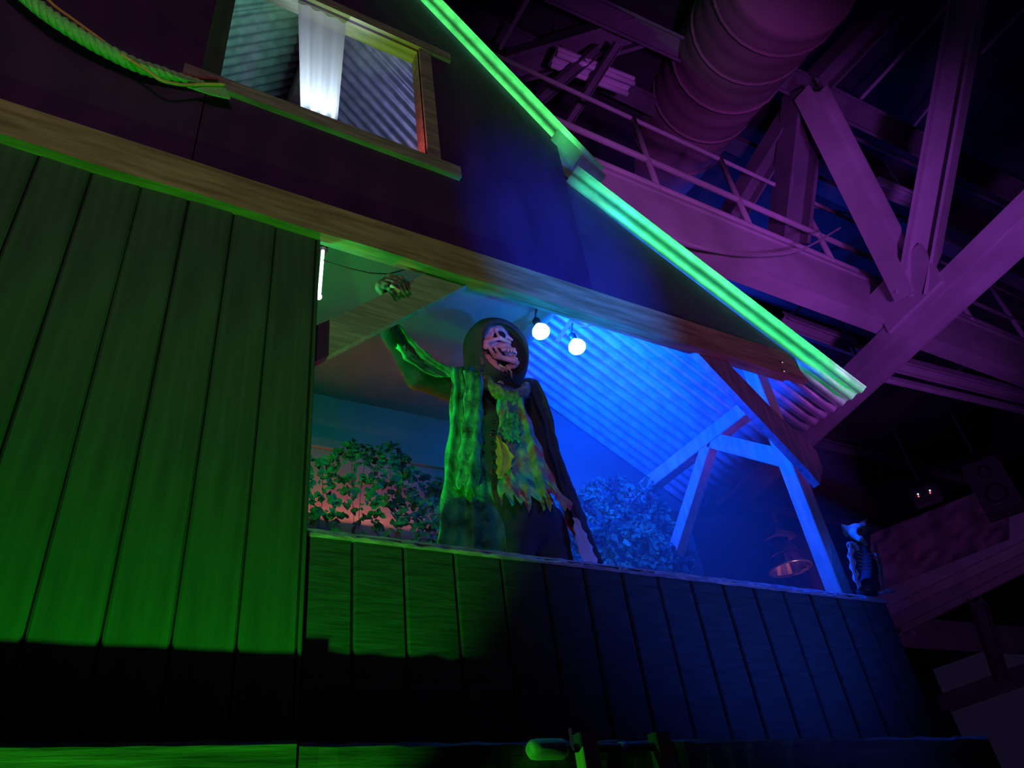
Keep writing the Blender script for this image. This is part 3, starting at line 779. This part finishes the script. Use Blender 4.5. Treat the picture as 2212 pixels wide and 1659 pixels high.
lo, hi = at(1000, 870, YS - 0.2), at(1190, 770, YS + 0.15)
build('scarf', nets(scarf_fn, np.minimum(lo, hi) - 0.05, np.maximum(lo, hi) + 0.05, 0.010), 'moss', fig, True)
for (px, py, qx, qy) in ((1043, 790, 1036, 768), (1040, 800, 1016, 794), (1036, 806, 1012, 806)):
    build('spike', MB().tube([at(px, py, YS - 0.07), at((px + qx) / 2 + 2, (py + qy) / 2, YS - 0.085), at(qx, qy, YS - 0.08)], [0.012, 0.008, 0.002], 6), 'moss', fig, True)
# --- torso, trousers and sleeves as one body
def P_(px, py, dy=0.0): return at(px, py, YS + dy)
sh_r, sh_l = P_(985, 838, 0.02), P_(1142, 838, 0.08)
def body_fn(P):
    d = cap(P, P_(1070, 880, 0.06), P_(1095, 1010, 0.06), 0.115, 0.115)
    d = smin(d, cap(P, P_(1095, 1010, 0.06), P_(1135, 1130, 0.06), 0.115, 0.13), 0.06)
    d = smin(d, cap(P, P_(1010, 862, 0.05), P_(1140, 870, 0.10), 0.075, 0.07), 0.05)
    d = smin(d, cap(P, P_(1110, 1120, 0.05), P_(1120, 1330, 0.05), 0.085, 0.07), 0.05)
    d = smin(d, cap(P, P_(1180, 1130, 0.08), P_(1225, 1330, 0.08), 0.085, 0.07), 0.05)
    # raised right arm, upper arm then forearm behind the plank
    d = smin(d, cap(P, sh_r, P_(905, 812, 0.0), 0.072, 0.062), 0.04)
    d = smin(d, cap(P, P_(905, 812, 0.0), P_(842, 722, -0.08), 0.062, 0.038), 0.03)
    d = smin(d, cap(P, P_(842, 722, -0.08), P_(835, 648, -0.155), 0.036, 0.026), 0.02)
    # hanging left arm
    d = smin(d, cap(P, sh_l, P_(1180, 960, 0.10), 0.055, 0.052), 0.04)
    d = smin(d, cap(P, P_(1180, 960, 0.10), P_(1245, 1120, 0.06), 0.052, 0.042), 0.03)
    d = smin(d, cap(P, P_(1245, 1120, 0.06), P_(1290, 1235, 0.02), 0.042, 0.036), 0.03)
    return d + 0.006 * wob(P, 32) + 0.003 * wob(P, 75, 1)
build('body', nets(body_fn, (0.90, YS - 0.28, 2.45), (2.16, YS + 0.32, 4.12), 0.0155), 'dark_cloth', fig, True)

# --- hanging coat and rag panels: thick cloth laid over the body
def cloth(name, rows, dy, th, material, parent, nu=26, nv=40, wav=0.012, rag=0.0, f=9, seed=0, fold=0.0):
    """rows: (py, px_left, px_right) outline of the hanging panel"""
    rg = np.random.default_rng(seed)
    py = np.array([r[0] for r in rows], float); xl = np.array([r[1] for r in rows], float); xr = np.array([r[2] for r in rows], float)
    ph = rg.uniform(0, 6, 4)
    hem = rg.uniform(-1, 1, nu + 1)
    vs = []
    for side in (0, 1):
        for i in range(nv + 1):
            s_ = i / nv
            for j in range(nu + 1):
                u_ = j / nu
                y = py[0] + (py[-1] - py[0]) * s_ + rag * hem[j] * s_ ** 3
                a = np.interp(y, py, xl); b_ = np.interp(y, py, xr)
                yy = YS + dy + fold * math.sin(u_ * math.pi) * -1 + wav * (math.sin(u_ * f + ph[0] + 1.4 * s_) + 0.6 * math.sin(u_ * f * 2.3 + ph[1] + 5 * s_) + 0.5 * math.sin(s_ * 31 + ph[2] + u_ * 7) + 0.35 * math.sin(s_ * 57 + u_ * 23 + ph[3]))
                vs.append(at(a + (b_ - a) * u_ + 2.5 * math.sin(s_ * 26 + ph[1]) * (j in (0, nu)), y, yy + side * th))
    A = (nv + 1) * (nu + 1); W_ = nu + 1; fs = []
    for i in range(nv):
        for j in range(nu):
            a = i * W_ + j; fs += [(a, a + W_, a + W_ + 1, a + 1), (A + a, A + a + 1, A + a + W_ + 1, A + a + W_)]
    for i in range(nv):
        for j in (0, nu):
            a = i * W_ + j; fs.append((a, A + a, A + a + W_, a + W_))
    for j in range(nu):
        for i in (0, nv):
            a = i * W_ + j; fs.append((a, a + 1, A + a + 1, A + a))
    return build(name, MB().add(vs, fs), material, parent, True)
coat = cloth('coat_panel', [(792, 968, 1030), (830, 974, 1038), (900, 972, 1042), (980, 963, 1046), (1060, 955, 1062), (1130, 948, 1086), (1220, 940, 1104)], -0.115, 0.010, 'coat_cloth', fig, wav=0.011, f=11, seed=1)
cloth('coat_fold', [(800, 1003, 1040), (850, 1004, 1044), (900, 1000, 1042), (990, 990, 1040), (1060, 985, 1036)], -0.150, 0.012, 'coat_cloth', fig, nu=12, wav=0.007, f=6, seed=5, rag=14, fold=0.02)
cloth('shirt_panel', [(858, 1072, 1128), (900, 1076, 1142), (960, 1076, 1166), (1020, 1077, 1190), (1070, 1076, 1216), (1086, 1080, 1236)], -0.100, 0.008, 'shirt_rag', fig, nu=30, wav=0.010, f=10, rag=26, seed=2)
cloth('yellow_patch', [(940, 1072, 1076), (960, 1072, 1092), (985, 1072, 1110), (1010, 1073, 1104), (1034, 1074, 1082)], -0.124, 0.006, 'yellow_rag', fig, nu=10, nv=14, wav=0.004, seed=3)
cloth('shirt_strip', [(890, 1090, 1120), (925, 1086, 1124), (950, 1084, 1122)], -0.118, 0.006, 'coat_cloth', fig, nu=10, nv=12, wav=0.006, rag=8, seed=4)
cloth('coat_edge', [(822, 1140, 1160), (860, 1156, 1184), (930, 1178, 1198), (1000, 1196, 1214), (1080, 1222, 1240), (1150, 1250, 1272), (1215, 1280, 1302)], -0.02, 0.012, 'dark_cloth', fig, nu=8, wav=0.004, seed=6)
cloth('cuff_cloth', [(1118, 1238, 1246), (1150, 1240, 1264), (1180, 1246, 1278), (1225, 1262, 1296)], -0.045, 0.010, 'pale_cloth', fig, nu=8, nv=12, wav=0.003, seed=7)
cloth('sleeve_rag', [(700, 838, 862), (735, 846, 892), (775, 872, 938), (802, 912, 985), (815, 942, 1000)], -0.085, 0.010, 'coat_cloth', fig, nu=14, nv=20, wav=0.008, seed=8)
# --- beads down the dark shirt front
for k, (px, py) in enumerate([(1046, 893), (1042, 913), (1042, 934), (1064, 935), (1066, 912), (1062, 957), (1044, 956), (1064, 978), (1043, 978), (1066, 998), (1064, 1017), (1046, 1018), (1066, 1038), (1068, 1056)]):
    build('bead', MB().sphere(at(px, py, YS - 0.085), 0.010 if k != 3 else 0.015, 8, 6), 'bead', fig, True)
# --- the hand over the plank
HY = 2.205
def H(px, py, y): return at(px, py, y)
FG = [  # knuckle, middle joint, tip joint, tip
    [(848, 598, 2.262), (866, 599, 2.225), (880, 612, 2.196), (885, 628, 2.192)],
    [(841, 602, 2.262), (858, 605, 2.222), (873, 617, 2.196), (880, 632, 2.192)],
    [(834, 606, 2.262), (850, 610, 2.222), (864, 622, 2.196), (871, 634, 2.192)],
    [(828, 612, 2.262), (842, 617, 2.222), (854, 628, 2.197), (861, 637, 2.193)]]
def hand_fn(P):
    d = cap(P, H(822, 622, 2.290), H(842, 603, 2.268), 0.022, 0.026)
    d = smin(d, cap(P, H(836, 645, 2.30), H(824, 618, 2.285), 0.018, 0.022), 0.02)
    for f_ in FG:
        p = [H(*q) for q in f_]
        for i, r in enumerate((0.0088, 0.0080, 0.0072)):
            d = smin(d, cap(P, p[i], p[i + 1], r + 0.0008, r - 0.0006), 0.004)
        for i in (1, 2): d = smin(d, np.linalg.norm(P - p[i], axis=-1) - 0.0105, 0.003)
    t = [H(826, 618, 2.275), H(838, 622, 2.225), H(846, 628, 2.196), H(853, 640, 2.193)]
    for i, r in enumerate((0.011, 0.010, 0.008)): d = smin(d, cap(P, t[i], t[i + 1], r), 0.004)
    return d
lo = np.min([H(*q) for f_ in FG for q in f_], 0) - 0.09; hi = np.max([H(*q) for f_ in FG for q in f_], 0) + 0.06
build('hand', nets(hand_fn, lo, hi, 0.0042), 'dark_bone', fig, True)
build('finger_bone', MB().tube([H(845, 617, 2.192), H(853, 622, 2.185), H(858, 626, 2.184), H(864, 630, 2.184)], [0.009, 0.006, 0.0075, 0.010], 8), 'bone', fig, True)

# ================================================================== CAT SKELETON on the parapet end
YC = 2.272
cat = thing('cat_skeleton', tuple(at(1872, 1282, YC)), 'small seated cat skeleton in a little vest at the parapet end', 'figurine')
def C_(px, py, dy=0): return at(px, py, YC + dy)
def cskull_fn(P):
    d = ell(P, C_(1848, 1148, 0.015), (0.058, 0.056, 0.040))
    d = smin(d, cap(P, C_(1850, 1154, -0.02), C_(1858, 1164, -0.055), 0.030, 0.018), 0.02)
    d = smin(d, cap(P, C_(1834, 1148, 0.02), C_(1817, 1133, 0.02), 0.034, 0.004), 0.012)
    d = smin(d, cap(P, C_(1862, 1140, 0.01), C_(1872, 1122, 0.01), 0.032, 0.004), 0.012)
    d = smax(d, -cap(P, C_(1838, 1149, -0.02), C_(1834, 1150, -0.08), 0.016, 0.024), 0.006)
    d = smax(d, -cap(P, C_(1858, 1149, -0.02), C_(1862, 1150, -0.08), 0.014, 0.022), 0.006)
    return d
lo = np.min([C_(1815, 1175, -0.12), C_(1885, 1118, 0.12), C_(1815, 1118, 0.12), C_(1885, 1175, -0.12)], 0) - 0.03
hi = np.max([C_(1815, 1175, -0.12), C_(1885, 1118, 0.12), C_(1815, 1118, 0.12), C_(1885, 1175, -0.12)], 0) + 0.03
build('skull', nets(cskull_fn, lo, hi, 0.006), 'bone', cat, True)
a, b = C_(1862, 1164, 0.0), C_(1872, 1178, -0.04)
build('jaw', MB().tube([a, (a + b) / 2, b], [0.014, 0.012, 0.008], 8), 'bone', cat, True)
def ctorso_fn(P):
    d = cap(P, C_(1858, 1172, 0.03), C_(1872, 1225, 0.03), 0.036, 0.048)
    d = smin(d, cap(P, C_(1872, 1225, 0.03), C_(1876, 1270, 0.02), 0.048, 0.055), 0.03)
    d = smin(d, cap(P, C_(1868, 1262, 0.0), C_(1860, 1279, -0.02), 0.030, 0.022), 0.02)
    return d
lo = np.min([C_(1830, 1290, 0.03), C_(1915, 1160, 0.03), C_(1830, 1160, 0.03)], 0) - 0.10
hi = np.max([C_(1830, 1290, 0.03), C_(1915, 1160, 0.03), C_(1915, 1290, 0.03)], 0) + 0.10
build('torso', nets(ctorso_fn, lo, hi, 0.008), 'dark_cloth', cat, True)
for i in range(5):
    y = 1194 + i * 8
    build('rib', MB().tube([C_(1853, y, -0.022), C_(1864, y + 4, -0.034), C_(1876, y + 3, -0.03), C_(1886, y + 4, -0.012)], 0.0038, 6), 'bone', cat, True)
def cloth2(name, rows, dy, th, material, seed):
    o = cloth(name, rows, YC - YS + dy, th, material, cat, nu=8, nv=16, wav=0.003, seed=seed); return o
cloth2('vest_flap', [(1170, 1830, 1842), (1195, 1831, 1844), (1220, 1835, 1848), (1250, 1843, 1856), (1272, 1853, 1860)], -0.045, 0.035, 'pale_cloth', 11)
cloth2('vest_flap', [(1170, 1886, 1892), (1200, 1890, 1900), (1225, 1893, 1906), (1250, 1902, 1909), (1268, 1904, 1909)], -0.02, 0.030, 'pale_cloth', 12)
cloth2('vest_lapel', [(1172, 1840, 1848), (1182, 1845, 1856), (1190, 1850, 1856)], -0.050, 0.025, 'pale_cloth', 13)
tb = [C_(1897, 1282, -0.02), C_(1906, 1279, -0.02), C_(1914, 1276, -0.02), C_(1930, 1276, -0.02)]
build('tail_bone', MB().tube(tb, [0.012, 0.009, 0.013, 0.012], 8), 'pale_cloth', cat, True)
build('paw', MB().sphere(C_(1868, 1278, -0.035), (0.022, 0.030, 0.014), 10, 6), 'dark_bone', cat, True)

# ================================================================== WINCH below the parapet
wn = thing('hand_winch', tuple(at(1330, 1680, 1.99)), 'wooden hand winch with roller and rod in front of the ledge', 'winch')
YW = 1.975
for xa in (at(1252, 1582, YW)[0], at(1414, 1577, YW)[0]):
    w = 0.062
    build('upright', MB().bar((xa + w / 2, YW + 0.022, 1.60), (xa + w / 2, YW + 0.022, at(1270, 1581, YW)[2]), 0.044, w, (1, 0, 0), 0.004), 'raw_upright', wn)
zc = at(1240, 1616, YW + 0.02)[2]
xl, xr = at(1150, 1622, YW)[0], at(1232, 1618, YW)[0]
build('roller', MB().lathe((xl, YW + 0.02, zc - 0.002), (1, 0, 0), [(0, 0.001), (0, 0.016), (0.010, 0.026), (0.03, 0.029), (xr - xl - 0.02, 0.029), (xr - xl - 0.006, 0.024), (xr - xl, 0.012), (xr - xl, 0.001)], 16), 'grey_lumber', wn, True)
build('axle', MB().tube([V(xr - 0.01, YW + 0.02, zc), V(at(1430, 1600, YW)[0], YW + 0.02, zc)], 0.012, 10), 'black_plastic', wn, True)
xt = at(1352, 1608, YW)[0]
build('tape_band', MB().lathe((xt - 0.011, YW + 0.02, zc), (1, 0, 0), [(0, 0.0125), (0, 0.0155), (0.022, 0.0155), (0.022, 0.0125)], 12), 'blue_tape', wn, True)
build('pin', MB().tube([V(xr + 0.012, YW + 0.005, zc - 0.01), V(xr + 0.012, YW + 0.005, zc + 0.05)], 0.005, 6), 'bolt_zinc', wn)

# ================================================================== THE HALL
ZT = 7.0
deck = build('ceiling', MB().box((-8, -4, 10.2), (40, 30, 10.3)), 'deck')
tag(deck, kind='structure', label='dark roof deck of the hall high above')
hw_ = build('wall_hall', MB().box((-8, 24, -1), (40, 24.2, 10.2)), 'deck')
tag(hw_, kind='structure', label='far dark wall of the hall')
gf = build('floor', MB().box((-8, -6, -0.1), (40, 24, 0.0)), 'deck')
tag(gf, kind='structure', label='dark hall floor far below')
# purlins under the deck
pl = []
for i, y in enumerate((3.6, 6.2, 9.0, 12.0, 15.5)):
    o = build('purlin', MB().hbar((-2, y, 9.95), (34, y, 9.95), 0.12, 0.22, 0.02, (0, 1, 0)), 'steel_shaded')
    tag(o, ('dim steel purlin under the roof deck nearest the viewer', 'dim steel purlin under the deck, second from the viewer', 'dim steel purlin under the deck, third from the viewer', 'dim steel purlin under the deck, second farthest', 'dim steel purlin under the deck farthest from the viewer')[i], 'beam', 'roof purlins')
# --- girder B with its catwalk railing
YG = 3.11
cw = thing('catwalk_girder', (6.5, YG, ZT - 0.2), 'long purple-lit steel girder with a pipe railing on top', 'girder')
zb0, zb1 = atz(1600, 575, 7)[2], 7.0
zlo = EYE[2] + ray(1600, 572)[2] * (YG / ray(1600, 572)[1]); zhi = EYE[2] + ray(1600, 482)[2] * (YG / ray(1600, 482)[1])
build('girder', MB().hbar((2.0, YG + 0.10, (zlo + zhi) / 2), (14.5, YG + 0.10, (zlo + zhi) / 2), zhi - zlo, 0.20, 0.05, (0, 1, 0)), 'steel', cw)
build('web_plate', MB().box((2.0, YG + 0.02, zlo + 0.03), (14.5, YG + 0.05, zhi - 0.03)), 'steel', cw)
YRAIL = YG + 0.1
for px, py in ((1500, 390), (1500, 438)):
    z = EYE[2] + ray(px, py)[2] * (YRAIL / ray(px, py)[1])
    build('rail', MB().tube([V(2.0, YRAIL, z), V(14.5, YRAIL, z)], 0.035, 8), 'steel', cw, True)
ztop = EYE[2] + ray(1600, 365)[2] * (YRAIL / ray(1600, 365)[1])
build('rail', MB().tube([V(2.0, YRAIL, ztop), V(14.5, YRAIL, ztop)], 0.025, 8), 'steel', cw, True)
for px, py in ((1418, 400), (1605, 455), (1775, 520)):
    x = at(px, py, YRAIL)[0]
    build('post', MB().tube([V(x, YRAIL, zhi - 0.05), V(x, YRAIL, ztop)], 0.035, 8), 'steel', cw, True)
for k in (1, 2, 3, 4, 5):
    x = at(1775, 520, YRAIL)[0] + k * 1.35
    build('post', MB().tube([V(x, YRAIL, zhi - 0.05), V(x, YRAIL, ztop)], 0.035, 8), 'steel', cw, True)
# --- main truss A with its web members
tr_ = thing('roof_truss', tuple(atz(1960, 640, ZT - 0.3)), 'heavy purple-lit steel truss crossing in front of the girder', 'truss')
ZT = float(zlo) - 0.12
a, b = atz(1800, 872, ZT), atz(2330, 372, ZT)
d = unit(b - a)
build('chord', MB().hbar(a - d * 2.5, b + d * 2.0, 0.46, 0.20, 0.035), 'steel', tr_)
nd = atz(1975, 640, ZT + 0.1)
u_, v_ = atz(1752, 200, ZT + 2.6), atz(2096, -30, ZT + 2.6)
build('web_member', MB().hbar(nd, u_, 0.30, 0.24, 0.03, (0.2, 1, 0.3)), 'steel', tr_)
build('web_member', MB().hbar(nd, v_, 0.30, 0.26, 0.03, (1, 0.3, 0.2)), 'steel', tr_)
g = atz(1975, 625, ZT)
build('gusset_plate', MB().bar(nd - d * 0.45 + V(0, 0, 0.15), nd + d * 0.35 + V(0, 0, 0.15), 0.05, 0.55, (0, 0, 1), 0.01), 'steel', tr_)
# --- dimmer steel behind: (from, to, height, width, label)
def beam(name, p, q, z, w, lab, m_='steel_shaded', z2=None, h=True):
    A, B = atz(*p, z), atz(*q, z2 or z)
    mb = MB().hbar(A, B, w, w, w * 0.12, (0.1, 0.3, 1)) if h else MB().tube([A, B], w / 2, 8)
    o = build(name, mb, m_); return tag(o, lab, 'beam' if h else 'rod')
beam('truss_chord', (1640, 140), (2300, 465), 9.4, 0.30, 'dim upper chord running behind the upright truss members', 'steel_shaded')
beam('web_post', (1738, 205), (1702, 525), 9.2, 0.36, 'dim wide upright behind the catwalk railing', 'steel_shaded', 7.9)
beam('diagonal_strut', (1560, 500), (1712, 250), 8.2, 0.24, 'dim diagonal strut right of the duct', 'steel_shaded', 9.2)
beam('diagonal_strut', (1765, 180), (1965, -30), 9.2, 0.26, 'long dim strut rising from the upper chord to the frame top', 'steel_shaded', 9.8)
beam('diagonal_strut', (1165, 215), (1292, 105), 8.8, 0.11, 'purple strut crossing in front of the left fluorescent light', 'steel_shaded', 9.5)
beam('diagonal_strut', (1225, 268), (1335, 95), 8.9, 0.09, 'thin strut just right of the one crossing the left light', 'steel_shaded', 9.3)
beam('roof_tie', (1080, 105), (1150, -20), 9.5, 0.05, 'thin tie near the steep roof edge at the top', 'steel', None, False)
beam('roof_beam', (1180, -30), (1500, 118), 9.6, 0.26, 'dim beam crossing the top left of the duct', 'steel_shaded')
beam('roof_beam', (1100, 145), (1380, 62), 9.7, 0.34, 'broad dark beam above the left fluorescent light', 'steel_shaded')
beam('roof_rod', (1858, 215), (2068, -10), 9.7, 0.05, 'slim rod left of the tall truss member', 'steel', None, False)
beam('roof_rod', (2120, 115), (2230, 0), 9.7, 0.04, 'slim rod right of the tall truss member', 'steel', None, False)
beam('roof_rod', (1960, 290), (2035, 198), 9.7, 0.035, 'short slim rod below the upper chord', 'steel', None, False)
beam('conduit', (1820, 285), (2240, 478), 9.7, 0.05, 'thin conduit below the upper chord', 'steel_shaded', None, False)
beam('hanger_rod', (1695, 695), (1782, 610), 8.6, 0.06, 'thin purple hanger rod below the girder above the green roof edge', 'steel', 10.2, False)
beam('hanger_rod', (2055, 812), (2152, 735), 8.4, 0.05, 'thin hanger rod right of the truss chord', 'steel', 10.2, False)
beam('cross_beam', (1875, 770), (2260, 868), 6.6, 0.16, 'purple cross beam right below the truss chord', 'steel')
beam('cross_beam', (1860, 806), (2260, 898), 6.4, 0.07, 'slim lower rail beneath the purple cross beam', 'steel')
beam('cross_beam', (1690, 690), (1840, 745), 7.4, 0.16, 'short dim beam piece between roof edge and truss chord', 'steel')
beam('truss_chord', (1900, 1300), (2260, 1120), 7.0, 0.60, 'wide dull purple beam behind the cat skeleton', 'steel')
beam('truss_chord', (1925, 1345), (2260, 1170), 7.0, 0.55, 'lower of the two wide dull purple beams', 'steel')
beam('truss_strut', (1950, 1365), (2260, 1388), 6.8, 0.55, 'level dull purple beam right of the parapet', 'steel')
beam('truss_strut', (2110, 1300), (2165, 1470), 6.6, 0.30, 'faint upright strut in the lower right corner', 'steel_shaded', 5.4)
beam('truss_strut', (2040, 1520), (2260, 1440), 5.4, 0.40, 'faint slanting beam in the lower right corner', 'steel_shaded')
# --- catenary wires
wi = build('slack_wire', MB().tube(spline([at(px, py, 3.0) for px, py in ((1450, 512), (1520, 536), (1600, 549), (1680, 549), (1740, 535), (1815, 492))], 30), 0.012, 5), 'steel')
tag(wi, 'slack wire looping along the lower edge of the girder', 'wire')
wi = build('stay_wire', MB().tube([at(1745, 445, 3.3), at(1850, 464, 3.3), at(1985, 483, 3.3)], 0.014, 5), 'steel')
tag(wi, 'thin wire from railing to the tall truss member', 'wire')
# --- duct
dp = [(1720, -70, 7.2, 0.66), (1660, 5, 7.8, 0.66), (1600, 90, 8.6, 0.66), (1545, 170, 9.4, 0.66), (1490, 250, 10.2, 0.65), (1440, 325, 11.0, 0.62), (1395, 395, 11.8, 0.60), (1350, 465, 12.6, 0.58)]
cen = spline([atd(px, py, dd) for px, py, dd, r in dp], 64); rad = [np.interp(i / 63 * (len(dp) - 1), range(len(dp)), [q[3] for q in dp]) for i in range(64)]
rad = [r * (1 + 0.03 * math.sin(i * 0.9) ** 2) for i, r in enumerate(rad)]
du = thing('air_duct', tuple(cen[30] - V(0, 0, 0.7)), 'big round wrapped air duct rising at the top of the picture', 'duct')
build('duct_body', MB().tube(cen, rad, 28), 'duct_wrap', du, True)
for i in (6, 14, 22, 31, 40, 49):
    build('seam_band', MB().tube([cen[i], cen[i] + (cen[i + 1] - cen[i]) * 0.35], rad[i] * 1.035, 28), 'duct_wrap', du, True)
# --- fluorescent fixtures, switched off
for (p, q, z, lab) in (((1197, 128), (1362, 192), 9.3, 'unlit twin fluorescent fixture left of the duct, tinted pink'), ((1890, 402), (1980, 440), 9.2, 'violet twin fluorescent fixture between the truss members')):
    A, B = atz(*p, z), atz(*q, z); d = unit(B - A); s_ = unit(np.cross(d, V(0, 0, 1)))
    t = thing('fluorescent_light', tuple((A + B) / 2), lab, 'light fixture', 'fluorescent ceiling lights')
    build('housing', MB().bar(A + V(0, 0, 0.06), B + V(0, 0, 0.06), 0.24, 0.05, (0, 0, 1), 0.01), 'fixture', t)
    for e_ in (A * 0.85 + B * 0.15, A * 0.15 + B * 0.85):
        build('hanger', MB().tube([e_ + V(0, 0, 0.08), V(e_[0], e_[1], 10.2)], 0.008, 6), 'steel_shaded', t)
    for k in (-1, 1):
        build('tube', MB().tube([A + s_ * 0.07 * k, B + s_ * 0.07 * k], 0.035, 8), 'tube_off', t, True)
# --- high bay lamp
c = atd(1706, 1228, 7.6)
hb = thing('high_bay_lamp', tuple(c), 'hanging high bay lamp with ribbed shiny reflector behind the right post', 'lamp')
mb = MB(); n = 16; prof = [(0.0, 0.205), (0.012, 0.21), (0.13, 0.15), (0.15, 0.12)]
vs = []; 
for z, r in prof:
    for k in range(2 * n):
        a = math.pi * k / n; rr = r * (1.0 if k % 2 else 0.965); vs.append(c + V(rr * math.cos(a), rr * math.sin(a), z))
m_ = 2 * n
fs = [(i * m_ + k, i * m_ + (k + 1) % m_, (i + 1) * m_ + (k + 1) % m_, (i + 1) * m_ + k) for i in range(3) for k in range(m_)]
build('reflector', mb.add(vs, fs), 'brass_reflector', hb)
build('rim', MB().lathe(c, (0, 0, 1), [(-0.012, 0.205), (-0.012, 0.222), (0.010, 0.222), (0.010, 0.205), (-0.012, 0.205)], 28), 'bolt_zinc', hb, True)
build('dome', MB().lathe(c, (0, 0, 1), [(0.13, 0.165), (0.15, 0.155), (0.24, 0.13), (0.28, 0.06), (0.28, 0.001)], 24), 'lamp_housing', hb, True)
build('ballast', MB().box(c + V(-0.15, -0.1, 0.32), c + V(0.15, 0.1, 0.38)), 'lamp_housing', hb)
build('hanger', MB().tube([c + V(0, 0, 0.28), c + V(0, 0, 0.62)], 0.02, 8), 'lamp_housing', hb)
build('hook_box', MB().box(c + V(-0.035, -0.035, 0.50), c + V(0.035, 0.035, 0.60)), 'lamp_housing', hb)
build('hang_rod', MB().tube([c + V(0, 0, 0.6), V(c[0], c[1], 10.2)], 0.01, 6), 'lamp_housing', hb)
# --- dark drape behind the house
mb = MB(); nx, nz = 90, 2
for side in (0, 1):
    for i in range(nz + 1):
        for j in range(nx + 1):
            x = 5.4 + 4.2 * j / nx
            mb.v.append((x, 6.6 + 0.10 * math.sin(x * 7.0) + 0.05 * math.sin(x * 17 + 1) + side * 0.02, 0.02 + 5.9 * i / nz))
A_ = (nz + 1) * (nx + 1)
for i in range(nz):
    for j in range(nx):
        a = i * (nx + 1) + j; mb.f += [(a, a + 1, a + nx + 2, a + nx + 1), (A_ + a, A_ + a + nx + 1, A_ + a + nx + 2, A_ + a + 1)]
o = build('stage_drape', mb, 'drape_cloth', None, True)
tag(o, 'dark stage drape standing behind the right side of the house', 'drape')
# --- hung speaker, LED box, canvas drops in the dark behind
def facing_box(name, px, py, d, w, h, dep, m_, lab, cat_, roll=0):
    c = atd(px, py, d); f_ = unit(EYE - c); r = unit(np.cross(f_, V(0, 0, 1))); 
    t = thing(name, tuple(c - V(0, 0, h / 2)), lab, cat_)
    fx = unit(V(f_[0], f_[1], 0)); rx = unit(np.cross(fx, V(0, 0, 1)))
    build('body', MB().prism([c + rx * (w / 2) * a + V(0, 0, h / 2 * b_) for a, b_ in ((-1, -1), (1, -1), (1, 0.9), (0.9, 1), (-0.9, 1), (-1, 0.9))], fx * 0.0, -fx * dep), m_, t)
    return t, c, fx, rx
t, c, fx, rx = facing_box('speaker', 2140, 1045, 12.0, 0.55, 0.85, 0.5, 'speaker_black', 'dim hung loudspeaker at the far right', 'speaker')
for k, zz in ((0.17, -0.18), (0.10, 0.2)):
    build('cone', MB().lathe(c + V(0, 0, zz) + fx * 0.002, fx, [(0.0, k), (0.02, k), (0.02, k * 0.85), (-0.05, k * 0.2), (-0.05, 0.001)], 18), 'black_plastic', t, True)
build('bracket', MB().bar(c - fx * 0.25 + V(0, 0, 0.42), V(c[0] - fx[0] * 0.25, c[1] - fx[1] * 0.25, 10.2), 0.03, 0.03, (1, 0, 0)), 'speaker_black', t)
t, c, fx, rx = facing_box('dimmer_box', 1998, 1066, 10.0, 0.34, 0.2, 0.2, 'speaker_black', 'black box with four tiny red and white lights', 'box')
for k, (du_, dz, mm) in enumerate(((-0.08, 0.02, 'led_white'), (-0.085, -0.012, 'led_red'), (0.07, 0.015, 'led_white'), (0.06, -0.016, 'led_red'))):
    build('indicator', MB().sphere(c + rx * -du_ + V(0, 0, dz) + fx * 0.004, 0.010, 8, 6), mm, t, True)
build('bracket', MB().bar(c + V(0, 0, 0.1) - fx * 0.1, V(c[0] - fx[0] * 0.1, c[1] - fx[1] * 0.1, 10.2), 0.03, 0.03, (1, 0, 0)), 'speaker_black', t)
mb = MB(); nx, nz = 30, 12
for i in range(nz + 1):
    for j in range(nx + 1):
        p = atd(1880 + 300 * j / nx, 1215 - 120 * j / nx + (-60 + 130 * (i / nz)), 13.0 + 0.10 * math.sin(j * 0.83 + 0.9 * math.sin(i * 0.7)) + 0.08 * math.sin(i * 1.3 + j * 0.37) + random.uniform(-0.05, 0.05))
        mb.v.append(tuple(p))
for i in range(nz):
    for j in range(nx):
        a = i * (nx + 1) + j; mb.f.append((a, a + 1, a + nx + 2, a + nx + 1))
o = build('canvas_drop', mb, 'canvas', None, True)
tag(o, 'crumpled dull canvas hanging above the far beams on the right', 'canvas')

# ---- thin stage haze hanging in the balcony room around the blue lamps
mt = bpy.data.materials.new('stage_haze'); mt.use_nodes = True; MATS['stage_haze'] = mt
nt = mt.node_tree; nt.nodes.clear()
out = nt.nodes.new('ShaderNodeOutputMaterial'); vol = nt.nodes.new('ShaderNodeVolumeScatter')
vol.inputs['Color'].default_value = (0.9, 0.95, 1.0, 1); vol.inputs['Density'].default_value = 0.12; vol.inputs['Anisotropy'].default_value = 0.2
nt.links.new(vol.outputs[0], out.inputs['Volume'])
tc = nt.nodes.new('ShaderNodeTexCoord'); sx = nt.nodes.new('ShaderNodeSeparateXYZ'); mr = nt.nodes.new('ShaderNodeMapRange')
mr.inputs['From Min'].default_value = -1.15; mr.inputs['From Max'].default_value = -0.25; mr.inputs['To Min'].default_value = 0.0; mr.inputs['To Max'].default_value = 0.15
nt.links.new(tc.outputs['Object'], sx.inputs[0]); nt.links.new(sx.outputs['X'], mr.inputs['Value']); nt.links.new(mr.outputs['Result'], vol.inputs['Density'])
hz = build('haze', MB().box((0.64, 2.31, 2.76), (4.02, 3.76, 4.05)), 'stage_haze')
tag(hz, 'thin blue-lit stage haze filling the balcony room', 'haze', kind='stuff')
